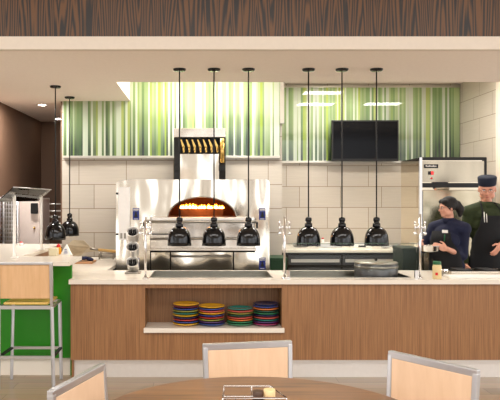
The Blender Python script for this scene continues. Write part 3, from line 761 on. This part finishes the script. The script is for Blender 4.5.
# small board with folded navy cloth
y = 7.6; q = W(80, 262, 7.9)
c = Vector((-1.37, 7.7, TH))
solo('serving_board', MB().box(c.x-.1, c.x+.11, 7.55, 7.85, TH, TH+.02), M['board'], 'small pale wooden board on the left end of the worktop', 'board', c, bev=.006)
m = MB()
for k in range(3):
    m.ell((c.x-.05+.05*k, 7.66+.03*k, TH+.04+.012*(k % 2)), (.05, .07, .022), rot=Matrix.Rotation(R(20*k-25), 3, 'Y'))
solo('folded_cloth', m, M['navy_cloth'], 'crumpled navy cloth on the small wooden board', 'cloth', (c.x, 7.68, TH+.02))
# steel rack behind on the leg
y = 8.2; xa_, xb_ = W(100, 0, 8.2).x, W(114, 0, 8.2).x
t = thing('pan_rack', 'low steel rack holding up the end of the pizza peel', 'rack', ((xa_+xb_)/2, y, TH))
zt = W(0, 252.5, 8.2).z
for x in (-1.27, -1.10):
    part('end_frame', MB().tube([(x, y-.08, TH), (x, y-.08, zt), (x, y+.08, zt), (x, y+.08, TH)], .007, n=8), M['steel_dark'], t)
for dy, dz in ((-.08, -.06), (.08, -.06), (-.08, -.005)):
    part('cross_bar', MB().cyl((-1.27, y+dy, zt+dz), (-1.10, y+dy, zt+dz), .006, n=8), M['steel_dark'], t)

# pizza peel: broad blade over the bar, handle to the right
t = thing('pizza_peel', 'broad beige pizza peel with a long wooden handle', 'pizza peel', (-1.4, 8.0, BZ+.01))
hb = W(99, 250, 8.0)
pts2 = [W(99, 251, 8.0), W(97, 248.5, 8.0), W(90, 246.8, 8.0), W(84, 240.5, 7.95), W(73, 240, 7.9), W(67, 245, 7.85), W(64, 252, 7.9), W(66, 259, 7.98), W(79, 258, 7.98), W(84, 252.8, 7.98)]
m = MB().prism(pts2, (0, .012, 0))
part('blade', m, M['peel'], t)
part('ferrule', MB().cyl(W(90, 248.5, 7.99), W(100, 250, 8.0), .012, .016), M['steel_dark'], t)
part('handle', MB().cyl(W(99, 249.8, 8.0), W(127, 252.5, 7.6), .017, .019), M['handle'], t)

# ------------------------------------------------------------------ things on the bar
def bottle(x, y, label, name, bodyc, capc, h, r, z=BZ):
    t = thing(name, label, 'bottle', (x, y, z))
    part('body', MB().lathe([(0, 0), (r*.95, 0), (r, .005), (r, h*.7), (r*.6, h*.88), (r*.4, h), (0, h)], (x, y, z), n=20), M[bodyc], t)
    part('cap', MB().lathe([(r*.75, h*.86), (r*.75, h*.95), (r*.25, h*1.25), (0, h*1.25), (0, h*.9)], (x, y, z), n=20), M[capc], t)
q = W(58.5, 0, 6.8); bottle(q.x, 6.8, 'squat mustard yellow bottle with a red cap on the bar', 'sauce_bottle', 'yellow', 'red', .085, .030)
q = W(21, 0, 8.1); bottle(q.x, 8.1, 'small red-capped pot behind the bar glass at far left', 'sauce_pot', 'white', 'red', .04, .03)
q = W(49.5, 0, 6.62)
solo('beige_box', MB().box(q.x+.0, q.x+.08, 6.58, 6.68, BZ, BZ+.075, bev=.006), M['beige'], 'small beige box on the bar beside the mustard bottle', 'box', (q.x+.04, 6.63, BZ))
q = W(66.5, 0, 6.78)
m = MB().prism([(q.x-.055, 6.74, BZ), (q.x+.055, 6.74, BZ), (q.x, 6.77, BZ+.1)], (0, .05, 0))
t = thing('tent_card', 'white folded tent card standing on the bar', 'card', (q.x, 6.76, BZ)); part('card', m, M['paper'], t)
m = MB()
for k in range(3): m.box(q.x-.018+.003*k, q.x+.018-.003*k, 6.7375, 6.74, BZ+.015+.018*k, BZ+.021+.018*k)
part('printed_lines', m, M['sign_blue'], t)

# glass guard over the bar
t = thing('bar_glass_guard', 'clear glass guard with white posts on the left bar', 'glass', (-1.80, 6.8, BZ))
for y, zt in ((6.35, 1.71), (7.4, 1.69)):
    m = MB().box(-1.81, -1.785, y-.012, y+.012, BZ, zt)
    m.box(-1.83, -1.765, y-.03, y+.03, BZ, BZ+.01)
    part('post', m, M['white'], t, bev=.003)
m = MB(); m.box(-1.84, -1.70, 5.98, 7.45, -.004, .004)
for v in m.bm.verts: v.co.z += 1.735+(v.co.x+1.70)*1.0*.9-.0
part('top_pane', m, M['glass'], t)
m = MB().cyl((-1.70, 5.98, 1.735), (-1.70, 7.45, 1.735), .005, n=8)
part('edge_strip', m, M['frame'], t)

# merchandiser cabinet and wire grid behind the bar
q0, q1 = W(18, 0, 8.9).x, W(41, 0, 8.9).x
t = thing('tall_cabinet', 'pale cream tall cabinet behind the bar glass', 'cabinet', ((q0+q1)/2, 9.0, 0))
part('body', bx(q0, q1, 8.92, 9.4, 0, W(0, 198, 8.9).z), M['cream_panel'], t, bev=.006)
part('door', bx(q0+.02, q1-.02, 8.90, 8.92, .1, W(0, 200, 8.9).z), M['cream_panel'], t, bev=.004)
c = W(35, 208, 8.9)
part('dispenser', bx(c.x-.045, c.x+.045, 8.84, 8.90, c.z-.075, c.z+.065), M['black_matte'], t, bev=.01, label='black dispenser on the door')
c = W(34.5, 228, 8.9); part('latch', MB().ell((c.x, 8.89, c.z), (.015, .015, .02)), M['brass'], t)
q0, q1 = -2.55, W(17, 0, 8.5).x
t = thing('wire_grid_rack', 'grey wire grid rack at the far left behind the bar', 'rack', ((q0+q1)/2, 8.5, 0))
m = MB(); zb, zt = 1.1, W(0, 197, 8.5).z
for k in range(9): x = q0-.1+(q1-q0+.1)*k/8; m.cyl((x, 8.5, zb), (x, 8.5, zt), .004, n=6)
for k in range(12): z = zb+(zt-zb)*k/11; m.cyl((q0-.1+.05, 8.5, z), (q1, 8.5, z), .004, n=6)
part('grid', m, M['frame'], t)
for x in (q0, q1): part('upright', MB().cyl((x, 8.52, 0), (x, 8.52, zt+.02), .012), M['frame'], t)
part('back_panel', bx(q0, q1, 8.54, 8.56, .8, zt), M['steel_dark'], t)
# chrome wire shelving
t = thing('wire_shelving', 'chrome wire shelving unit behind the two bar heat lamps', 'shelving', (-2.1, 9.7, 0))
xs0, xs1 = W(43, 0, 9.55).x, W(63, 0, 9.55).x
for x in (xs0, xs1):
    for y in (9.5, 9.9): part('upright', MB().cyl((x, y, 0), (x, y, W(0, 203, 9.55).z), .012), M['white_steel'], t)
for py in (204, 211, 217, 224, 231):
    z = W(0, py, 9.55).z; m = MB()
    m.tube([(xs0, 9.5, z), (xs1, 9.5, z)], .009, n=8); m.tube([(xs0, 9.9, z), (xs1, 9.9, z)], .007, n=8)
    for k in range(8): m.cyl((xs0+(xs1-xs0)*k/7, 9.5, z), (xs0+(xs1-xs0)*k/7, 9.9, z), .003, n=6)
    part('shelf', m, M['white_steel'], t)

# ------------------------------------------------------------------ chairs, stool, table
def bar(m, p0, p1, w=.024, d=.018):
    p0, p1 = Vector(p0), Vector(p1); v = p1-p0; L = v.length
    q = Vector((0, 0, 1)).rotation_difference(v.normalized()).to_matrix()
    m.box(-w/2, w/2, -d/2, d/2, -L/2, L/2)
    vs = m.bm.verts[-8:] if False else list(m.bm.verts)[-8:]
    for x in vs: x.co = q @ x.co+(p0+p1)/2
    return m
def dining_chair(loc, rz, label, tilt=.06):
    t = thing('dining_chair', label, 'chair', loc, 'maple and aluminium dining chairs', rotz=rz)
    h = .835
    m = MB()
    for s in (-1, 1):
        bar(m, (s*.228, .03, .45), (s*.235, 0, h), .026, .03)
    bar(m, (-.247, 0, h), (.247, 0, h), .035, .028)
    bar(m, (-.228, .024, .53), (.228, .024, .53), .02, .02)
    part('back_frame', m, M['frame'], t, local=True, bev=.004)
    m = MB().prism([(-.216, .02, .545), (.216, .02, .545), (.222, .002, h-.016), (-.222, .002, h-.016)], (0, .012, 0))
    part('backrest', m, M['maple_pale'], t, local=True, bev=.002)
    part('seat', bx(-.22, .22, .03, .45, .44, .462), M['maple_pale'], t, local=True, bev=.008)
    m = MB(); bar(m, (-.228, .03, .43), (-.2, .44, .43)); bar(m, (.228, .03, .43), (.2, .44, .43)); bar(m, (-.2, .44, .43), (.2, .44, .43)); bar(m, (-.22, .04, .43), (.22, .04, .43))
    part('seat_frame', m, M['frame'], t, local=True)
    for s in (-1, 1):
        part('leg', bar(MB(), (s*.228, .03, .45), (s*.235, -.05, .0), .026, .026), M['frame'], t, local=True, bev=.003)
        part('leg', bar(MB(), (s*.2, .44, .44), (s*.215, .46, .0), .026, .026), M['frame'], t, local=True, bev=.003)
    return t
dining_chair((.236, 3.62, 0), PI+R(10.6), 'maple-backed dining chair facing the camera across the round table')
dining_chair((1.095, 3.225, 0), R(126.6), 'maple-backed dining chair right of the round table, turned sideways')
dining_chair((-.548, 2.93, 0), R(-107), 'maple-backed dining chair at the lower left, its back to the bar stool')

# bar stool (built at its place, local frame)
sc_ = W(28, 0, 5.7)
t = thing('bar_stool', 'tall bar stool with maple back and metal frame by the green bar', 'bar stool', (-1.515, 5.68, 0))
hb, zs = .225, .735
m = MB()
for s in (-1, 1): bar(m, (s*hb, 0, zs-.02), (s*hb, -.03, 1.085), .026, .026)
bar(m, (-hb-.013, -.03, 1.085), (hb+.013, -.03, 1.085), .02, .024)
part('back_frame', m, M['frame'], t, local=True, bev=.003)
part('backrest', MB().prism([(-.21, -.01, .785), (.21, -.01, .785), (.21, -.028, 1.073), (-.21, -.028, 1.073)], (0, .012, 0)), M['maple'], t, local=True, bev=.003)
part('seat', bx(-.19, .19, .01, .38, zs-.005, zs+.015), M['maple_seat'], t, local=True, bev=.006)
m = MB(); zf = zs-.025
bar(m, (-hb, 0, zf), (hb, 0, zf), .03, .022); bar(m, (-.21, .38, zf), (.21, .38, zf)); bar(m, (-hb, 0, zf), (-.21, .38, zf)); bar(m, (hb, 0, zf), (.21, .38, zf))
part('seat_frame', m, M['frame'], t, local=True)
for s in (-1, 1):
    part('leg', bar(MB(), (s*hb, 0, zs-.02), (s*(hb+.01), .02, .0), .026, .026), M['frame'], t, local=True, bev=.003)
    part('leg', bar(MB(), (s*.21, .38, zs-.03), (s*.225, .375, .0), .024, .024), M['frame'], t, local=True, bev=.003)
zr = .285
part('footrest', bar(MB(), (-.23, .01, zr-.0), (.23, .01, zr), .024, .02), M['frame'], t, local=True); part('footrest', bar(MB(), (-.22, .378, zr), (.22, .378, zr), .024, .02), M['frame'], t, local=True)
for s in (-1, 1): part('side_rung', bar(MB(), (s*.23, .01, zr), (s*.22, .378, zr)), M['black_matte'], t, local=True)

# round table
tc_ = (.225, 2.615)
t = thing('round_table', 'round wooden dining table in the foreground', 'table', (*tc_, 0))
part('tabletop', MB().lathe([(0, .715), (.67, .715), (.695, .722), (.70, .735), (.695, .748), (.685, .75), (0, .75)], (*tc_, 0), n=96), M['table'], t)
part('pedestal', MB().lathe([(.04, .03), (.04, .71), (.16, .714), (0, .714), (0, .03)], (*tc_, 0)), M['black_matte'], t)
part('base', MB().lathe([(0, 0), (.3, 0), (.3, .01), (.06, .04), (0, .04)], (*tc_, 0), n=48), M['black_matte'], t)
# caddy
y = 2.86; xa_, xb_ = W(222, 0, y).x, W(284, 0, y).x
t = thing('wire_caddy', 'small wire condiment caddy in the middle of the round table', 'caddy', ((xa_+xb_)/2, y, .75))
m = MB()
zt = .802
for z, r in ((.756, .0035), (zt, .0035)):
    m.tube([(xa_+.01, y+.085, z), (xb_-.05, y+.085, z), (xb_, y-.09, z), (xa_, y-.09, z)], r, n=8, closed=True)
for x in (xa_+.01, (xa_+xb_)/2, xb_-.05): m.cyl((x, y+.085, .756), (x, y+.085, zt), .0025, n=6)
for x in (xa_, xb_): m.cyl((x, y-.09, .756), (x, y-.09, zt), .0025, n=6)
for k in range(6): x = xa_+.02+k*.04; m.cyl((x, y+.085, .753), (x, y-.09, .753), .0022, n=6)
part('wire_frame', m, M['chrome'], t)
c = W(258, 0, y); solo('brown_packet_holder', MB().cyl((c.x, y+.0, .7565), (c.x, y, .805), .023, n=24), M['packet_brown'], 'dark brown round shaker in the wire caddy', 'shaker', (c.x, y, .7565))
c = W(269.5, 0, y); solo('cream_packet_holder', MB().cyl((c.x, y+.0, .7565), (c.x, y, .812), .025, n=24), M['packet_cream'], 'cream coloured round shaker in the wire caddy', 'shaker', (c.x, y, .7565))

# ------------------------------------------------------------------ people
def remeshed(name, mb, material, parent, voxel=.006, smooth=2):
    o = finish(name, mb, material)
    r = o.modifiers.new('r', 'REMESH'); r.mode = 'VOXEL'; r.voxel_size = voxel; r.use_smooth_shade = True
    if smooth:
        s = o.modifiers.new('s', 'SMOOTH'); s.iterations = smooth; s.factor = .5
    dg = bpy.context.evaluated_depsgraph_get(); dg.update()
    me = bpy.data.meshes.new_from_object(o.evaluated_get(dg)); old = o.data
    o.modifiers.clear(); o.data = me; bpy.data.meshes.remove(old); me.name = name
    if not me.materials: me.materials.append(material)
    for p in me.polygons: p.use_smooth = True
    o.parent = parent; BASE[o] = Vector((0, 0, 0)); return o

def head_geo(m, c, Rm, s=1.0, wide=1.0):
    """head centred at c; Rm turns local (face towards -Y) into place"""
    def P(x, y, z): return Vector(c)+Rm @ Vector((x*s, y*s, z*s))
    def E(x, y, z, a, b, d): m.ell(P(x, y, z), (a*s, b*s, d*s), rot=Rm, seg=20, rings=14)
    E(0, .012, .03, .074, .092, .088)          # skull
    E(0, -.022, -.03, .060*wide, .066, .070)        # face
    E(0, -.052, -.082, .034, .030, .026)       # chin
    E(.036*wide, -.01, -.062, .03, .05, .034); E(-.036*wide, -.01, -.062, .03, .05, .034)   # jaw
    E(.034, -.058, -.03, .022, .022, .022); E(-.034, -.058, -.03, .022, .022, .022)   # cheeks
    E(0, -.072, .018, .045, .015, .010)        # brow
    m.cap(P(0, -.080, .008), P(0, -.101, -.028), .007*s, .011*s); E(0, -.090, -.031, .016, .012, .008)   # nose
    E(0, -.079, -.056, .021, .011, .006); E(0, -.077, -.066, .018, .011, .006)   # lips
    for sx in (-1, 1): E(sx*.076, .008, -.008, .010, .017, .028)   # ears
    return P
def face_parts(parent, P, Rm, s=1.0):
    def piece(name, ells, mt, lab=None):
        m = MB()
        for (x, y, z, a, b, d) in ells: m.ell(P(x, y, z), (a*s, b*s, d*s), rot=Rm, seg=12, rings=8)
        o = finish(name, m, mt); o.parent = parent; o.matrix_parent_inverse = Matrix.Identity(4); BASE[o] = Vector((0, 0, 0))
        if lab: o['label'] = lab
    for sx in (-1, 1):
        piece('eye', [(sx*.031, -.078, .002, .0125, .008, .006)], M['eye']); piece('iris', [(sx*.031, -.0845, .002, .0055, .003, .0055)], M['iris'])
        piece('eyebrow', [(sx*.032, -.084, .018, .018, .005, .0035)], M['hair'])
    piece('mouth', [(0, -.089, -.061, .020, .004, .004)], M['lips'])
def glasses(parent, P, Rm, s=1.0):
    m = MB()
    for sx in (-1, 1):
        m.tube([P(sx*.033+.023*math.cos(a), -.100, .0+.016*math.sin(a)) for a in [2*PI*i/20 for i in range(20)]], .0016, n=6, closed=True)
        m.tube([P(sx*.056, -.100, .004), P(sx*.078, -.06, .004), P(sx*.082, .01, .002)], .0016, n=6)
    m.tube([P(-.011, -.102, .002), P(0, -.104, .005), P(.011, -.102, .002)], .0016, n=6)
    o = finish('glasses', m, M['wire_frame']); o.parent = parent; BASE[o] = Vector((0, 0, 0))
def hand_geo(m, wrist, fwd, palm_n, side, curl=.5, s=1.0, spread=.12):
    """wrist point, fwd = direction to the fingers, palm_n = where the palm faces, thumb on +side"""
    f = Vector(fwd).normalized(); n = Vector(palm_n); n = (n-f*n.dot(f)).normalized(); u = f.cross(n)
    if u.dot(Vector(side)) < 0: u = -u
    w = Vector(wrist)
    rot = Matrix((u, f, n)).transposed()
    m.ell(w+f*.045*s, (.040*s, .052*s, .017*s), rot=rot); m.cap(w, w+f*.03*s, .024*s, .026*s)
    for k, (off, L) in enumerate(((.030, .070), (.010, .078), (-.011, .072), (-.030, .056))):
        b = w+f*.080*s+u*off*s; d = (f+u*off*spread*20*.3).normalized()
        p = b
        for j, fr_ in enumerate((.45, .32, .23)):
            ang = curl*(j+.6)*.8
            dd = (d*math.cos(ang)+n*math.sin(ang)).normalized(); q = p+dd*L*fr_*s
            m.cap(p, q, .0088*s-.0007*j, .0082*s-.0007*j, n=10); p = q
    b = w+f*.025*s+u*.030*s; q = b+(f*.6+u*.75+n*.25).normalized()*.040*s; q2 = q+(f*.85+u*.25+n*.35).normalized()*.032*s
    m.cap(b, q, .013*s, .0105*s); m.cap(q, q2, .0100*s, .0085*s)

def person(name_label, X, Y, Hgt, yaw, head_yaw, head_pitch, sh, arms, jacket, trousers, fem, extras, lean=0):
    """all joints in a local frame: x right of the figure seen from the front (+x = figure's left), -y forward; turned by yaw"""
    t = thing('person', name_label, 'person', (X, Y, 0), rotz=yaw)
    k = Hgt/1.75
    hipz, waist, chest, shz, neck = .93*k, 1.08*k, 1.28*k, 1.44*k, 1.50*k
    hd = Vector((0, -.03-lean, 1.645*k))
    w = .175 if fem else .2
    hw = .155 if fem else .155
    body = MB()
    fz = lambda z: -lean*max(0, (z-hipz)/(neck-hipz))
    # torso
    def torso(m, g):
        for z, rx, ry in ((hipz-.04, hw+.01, .115), (hipz+.06, hw, .11), (waist, hw-.015, .105), (waist+.1*k, hw+.0, .11), (chest, w-.03, .118), (chest+.08*k, w-.03, .11)):
            m.ell((0, fz(z), z), (rx+g, ry+g, .10*k+g))
        for s in (-1, 1):
            m.cap((s*.03, fz(shz), shz+.01), (s*(w-.005), fz(shz), shz-.03*k), .06+g, .056+g)
            m.cap((s*.035, fz(neck), neck-.025), (s*(w-.03), fz(shz), shz-.005), .045+g*.5, .045+g*.5)
            if fem: m.ell((s*.075, fz(chest)-.085, chest-.0), (.07+g, .06+g, .07+g))
    torso(body, 0)
    body.cap((0, fz(neck), neck-.05), (0, hd.y+.02, hd.z-.07), .052 if fem else .06, .05 if fem else .057)
    Rh = Matrix.Rotation(head_yaw, 3, 'Z') @ Matrix.Rotation(head_pitch, 3, 'X')
    P = head_geo(body, hd, Rh, k*(.98 if fem else 1.03), 1.0 if fem else 1.14)
    for s in (-1, 1):
        body.cap((s*.09, 0, hipz-.02), (s*.10, -.01, .50*k), .085, .06); body.cap((s*.10, -.01, .50*k), (s*.105, .01, .10), .055, .040)
        body.cap((s*.105, .03, .045), (s*.12, -.15, .035), .04, .032)
    for a in arms:
        S_, E_, W_ = [Vector(v) for v in a['j']]
        body.cap(S_, E_, .046, .038); body.cap(E_, W_, .036, .025)
        hand_geo(body, W_, a['f'], a['n'], a['s'], a.get('curl', .5), .95 if fem else 1.05)
    bo = remeshed('body', body, M['skin'] if fem else M['skin2'], t, .0055, 2)
    # jacket
    jm = MB(); torso(jm, .016)
    jm.cap((0, fz(neck), neck-.06), (0, fz(neck)-.005, neck-.015), .068, .068)
    jm.ell((0, 0, hipz-.06), (hw+.03, .135, .12))
    for a in arms:
        S_, E_, W_ = [Vector(v) for v in a['j']]; W2 = E_.lerp(W_, a.get('sleeve', .8))
        fk = .88 if fem else .95; jm.cap(S_, E_, .066*fk, .055*fk); jm.cap(E_, W2, .054*fk, .043*fk)
    remeshed('jacket', jm, jacket, t, .009, 2)
    tm = MB()
    for s in (-1, 1):
        tm.cap((s*.09, 0, hipz-.03), (s*.10, -.01, .50*k), .105, .08); tm.cap((s*.10, -.01, .50*k), (s*.105, .01, .10), .078, .06)
    remeshed('trousers', tm, trousers, t, .012, 1)
    sm_ = MB()
    for s in (-1, 1): sm_.cap((s*.105, .035, .05), (s*.12, -.16, .042), .05, .042)
    for v in sm_.bm.verts: v.co.z = max(v.co.z, 0)
    remeshed('shoe', sm_, M['shoe'], t, .008, 1)
    face_parts(t, P, Rh, k)
    extras(t, P, Rh, k, fz, dict(neck=neck, chest=chest, waist=waist, hipz=hipz, shz=shz, hw=hw, w=w))
    return t
def lp(name, m, mt, t, lab=None):
    o = finish(name, m, mt); o.parent = t; BASE[o] = Vector((0, 0, 0))
    if lab: o['label'] = lab
    return o

# ---- man in an olive jacket, black apron and navy cap, facing the camera
def apron_mesh(t, fz, D, g=.03, w_top=.10, lab=None):
    """sheet bent around the front of the torso"""
    def sheet(z, half, ry, rx, n=12):
        pts = []
        for i in range(n+1):
            x = -half+2*half*i/n; pts.append(Vector((x, fz(z)-ry*math.sqrt(max(0, 1-(x/rx)**2)), z)))
        return pts
    rows = [(D['chest']+.10, w_top, .148, .24), (D['chest']+.0, w_top+.02, .156, .24), (D['waist']+.08, .17, .15, .21), (D['waist'], .185, .15, .205), (D['hipz'], .195, .158, .21), (D['hipz']-.2, .20, .165, .22), (D['hipz']-.4, .20, .16, .23)]
    m = MB(); V = [[m.bm.verts.new(p) for p in sheet(*[z, h, ry+g-.02, rx])] for z, h, ry, rx in rows]
    for A, B in zip(V, V[1:]):
        for i in range(len(A)-1): f = m.bm.faces.new((A[i], A[i+1], B[i+1], B[i])); f.smooth = True
    o = lp('apron', m, M['apron'], t); sm = o.modifiers.new('s', 'SOLIDIFY'); sm.thickness = .006; sm.offset = 0
    return rows
def man_extra(t, P, Rh, k, fz, D):
    rows = apron_mesh(t, fz, D, g=.028, w_top=.105)
    z = D['chest']+.095
    m = MB()
    for s in (-1, 1): m.tube([(s*.10, fz(z)-.150, z), (s*.095, fz(z)-.13, D['shz']), (s*.078, fz(z)-.05, D['neck']+.0), (s*.05, fz(z)+.05, D['neck']+.02)], .008, n=8)
    lp('apron_strap', m, M['apron'], t)
    # name tag and pens
    m = MB().box(.11, .175, -.158, -.150, D['chest']+.125, D['chest']+.145, rot=None); lp('name_tag', m, M['paper'], t, 'white name tag')
    m = MB().cyl((-.085, -.165, D['chest']+.03), (-.09, -.165, D['chest']+.14), .005, n=8); m.cyl((-.06, -.168, D['chest']+.03), (-.066, -.168, D['chest']+.12), .005, n=8); lp('pen', m, M['white'], t)
    # hair sides and the cap
    m = MB(); m.ell(P(0, .035, .018), (.084*k, .078*k, .060*k), rot=Rh); 
    for v in list(m.bm.verts):
        pass
    lp('hair', m, M['hair_grey'], t)
    m = MB(); pr = [(0, .148), (.06, .148), (.086, .142), (.092, .13), (.087, .055), (.083, .045), (.0, .06)]
    mm = MB().lathe([(r*1.02, z-.004) for r, z in pr], (0, 0, 0), n=32)
    for v in mm.bm.verts: v.co = P(v.co.x*.96, v.co.y*1.08+.008, v.co.z*.88+.004)
    lp('cap', mm, M['cap'], t, 'navy pillbox cap')
    glasses(t, P, Rh, k)
    lp('collar', MB().lathe([(.062, D['neck']-.05), (.078, D['neck']-.05), (.076, D['neck']+.015), (.066, D['neck']+.015)], (0, fz(D['neck']), 0), closed=True, n=24), M['jacket_green'], t)
Xm, Ym = W(486, 0, 7.3).x, 7.3
man = person('man in olive jacket, black apron and navy cap looking down', Xm, Ym, 1.85, 0, R(-22), R(14), 0,
    [dict(j=[(-.19, 0, 1.45), (-.235, .03, 1.18), (-.235, -.03, .93)], f=(.05, -.15, -1), n=(.8, 0, -.4), s=(0, -.3, 1), curl=.5, sleeve=.9),
     dict(j=[(.19, 0, 1.45), (.26, -.03, 1.19), (.055, -.24, 1.155)], f=(-.62, -.25, -.78), n=(-.5, .6, .1), s=(-.75, -.2, .5), curl=.35, sleeve=.85)],
    M['jacket_green'], M['trousers'], False, man_extra)

# ---- woman in a navy jacket, face turned to the left, holding a steel pan
def woman_extra(t, P, Rh, k, fz, D):
    m = MB()
    m.ell(P(0, .022, .042), (.083*k, .098*k, .086*k), rot=Rh, seg=20, rings=14)
    m.ell(P(0, .085, .02), (.055*k, .05*k, .055*k), rot=Rh)
    for s in (-1, 1): m.ell(P(s*.068, .02, .018), (.020*k, .045*k, .055*k), rot=Rh); m.ell(P(s*.035, -.040, .070), (.042*k, .040*k, .030*k), rot=Rh)
    m.cap(P(0, .12, .03), P(0, .150, -.03), .040, .045); m.cap(P(0, .150, -.03), P(0, .145, -.10), .042, .020)
    o = remeshed('hair', m, M['hair'], t, .006, 2)
    m = MB().tube([P(.035*math.cos(a), .122+.0, .03+.035*math.sin(a)) for a in [2*PI*i/16 for i in range(16)]], .008, n=8, closed=True)
    lp('hair_tie', m, M['black_matte'], t)
    glasses(t, P, Rh, k)
    m = MB()
    pr = [(.052, D['neck']-.03), (.060, D['neck']-.03), (.062, D['neck']+.02), (.056, D['neck']+.02)]
    lp('collar', MB().lathe([(r+.012, z) for r, z in pr], (0, fz(D['neck']), 0), closed=True, n=24), M['jacket_navy'], t)
    apron_mesh(t, fz, D, g=.04, w_top=.10)
    m = MB().box(.035, .095, -.195, -.186, D['chest']+.085, D['chest']+.115); lp('name_tag', m, M['paper'], t, 'white name tag')
    m = MB().cyl((.06, -.195, D['chest']+.0), (.063, -.192, D['chest']+.07), .006, n=8); lp('pen', m, M['lid_green'], t, 'green pen')
Xw, Yw = W(449, 0, 7.0).x, 7.0
YAW = R(-50)
Rw = Matrix.Rotation(-YAW, 3, 'Z')
def loc(px, py, y):      # picture point at a depth -> her local frame
    return Rw @ (W(px, py, y)-Vector((Xw, Yw, 0)))
def ldir(v): return Rw @ Vector(v)
lw = loc(447, 249, 6.76); rw = loc(421, 246, 6.97)
woman = person('dark-haired woman in navy jacket looking left and holding a steel pan', Xw, Yw, 1.64, YAW, R(-32), R(4), .05,
    [dict(j=[(.17, -.0, 1.32), loc(463, 256, 6.92), lw], f=ldir((-.9, .1, .28)), n=ldir((-.15, .75, -.25)), s=ldir((0, .3, 1)), curl=.42, sleeve=.42),
     dict(j=[(-.17, -.02, 1.32), (-.24, -.11, 1.10), rw], f=ldir((-.35, -.8, .1)), n=ldir((.8, -.25, -.1)), s=ldir((0, 0, 1)), curl=.5, sleeve=.8)],
    M['jacket_navy'], M['trousers'], True, woman_extra)
# the pan she holds
c = W(430, 248.5, 6.80)
t = thing('steel_pan', 'round steel pan held in the hands of the woman', 'pan', (c.x, c.y, c.z-.03))
part('pan', MB().lathe([(0, -.03), (.085, -.03), (.095, -.02), (.10, .028), (.105, .032), (.098, .032), (.088, -.018), (0, -.024)], c, n=36), M['chrome'], t)

# ------------------------------------------------------------------ light
def area(name, loc_, size, power, col=(1, .965, .93), rot=(0, 0, 0), sy=None):
    l = bpy.data.lights.new(name, 'AREA'); l.energy = power; l.color = col; l.size = size
    if sy: l.shape = 'RECTANGLE'; l.size_y = sy
    o = bpy.data.objects.new(name, l); C.objects.link(o); o.location = loc_; o.rotation_euler = rot; return o
for x_, y_, w_, p_ in ((1.85, 9.1, .6, 9), (1.95, 7.85, .6, 16), (.05, 7.75, 1.2, 26), (3.1, 7.9, .6, 12)): area('kitchen_lamp', (x_, y_, PZ-.035), w_, p_, sy=.3)
area('dining_fill', (0, 1.6, 4.15), 4, 80, sy=1.5)  # three added fill lights for the unseen dining room, without fixtures
area('dining_fill', (-3.5, 1.5, 4.15), 2, 45, sy=2)
area('dining_fill', (3.5, 1.5, 4.15), 2, 45, sy=2)
l = bpy.data.lights.new('fire_glow', 'POINT'); l.energy = 3; l.color = (1, .42, .12); l.shadow_soft_size = .08
o = bpy.data.objects.new('fire_glow', l); C.objects.link(o); o.location = (mcx, YO+.3, oz1+.13)
area('passage_fill', (-2.2, 8.2, CZ-.03), .3, 26)  # added fill that brightens the passage and cream cabinet, not a fixture

wd = bpy.data.worlds.new('room_daylight'); S.world = wd; wd.use_nodes = True
N = wd.node_tree.nodes; L = wd.node_tree.links; bg = N['Background']
tcw = N.new('ShaderNodeTexCoord'); nzw = N.new('ShaderNodeTexNoise'); nzw.inputs['Scale'].default_value = 2.2; nzw.inputs['Detail'].default_value = 1
rw_ = N.new('ShaderNodeValToRGB'); rw_.color_ramp.elements[0].position = .42; rw_.color_ramp.elements[1].position = .58
rw_.color_ramp.elements[0].color = (.34, .31, .28, 1); rw_.color_ramp.elements[1].color = (.98, .98, 1, 1)
L.new(tcw.outputs['Generated'], nzw.inputs['Vector']); L.new(nzw.outputs['Fac'], rw_.inputs[0]); L.new(rw_.outputs[0], bg.inputs[0])
bg.inputs[1].default_value = 1.9

# ------------------------------------------------------------------ camera
cam = bpy.data.cameras.new('camera'); co = bpy.data.objects.new('camera', cam); C.objects.link(co)
co.location = (0, 0, EYE); co.rotation_euler = (PI/2, 0, 0); cam.sensor_width = 36; cam.lens = F/500*36; cam.shift_x = .092
S.camera = co
S.view_settings.view_transform = 'Standard'; S.view_settings.look = 'None'; S.view_settings.gamma = 1; S.view_settings.use_curve_mapping = False
S.view_settings.exposure = 0.66
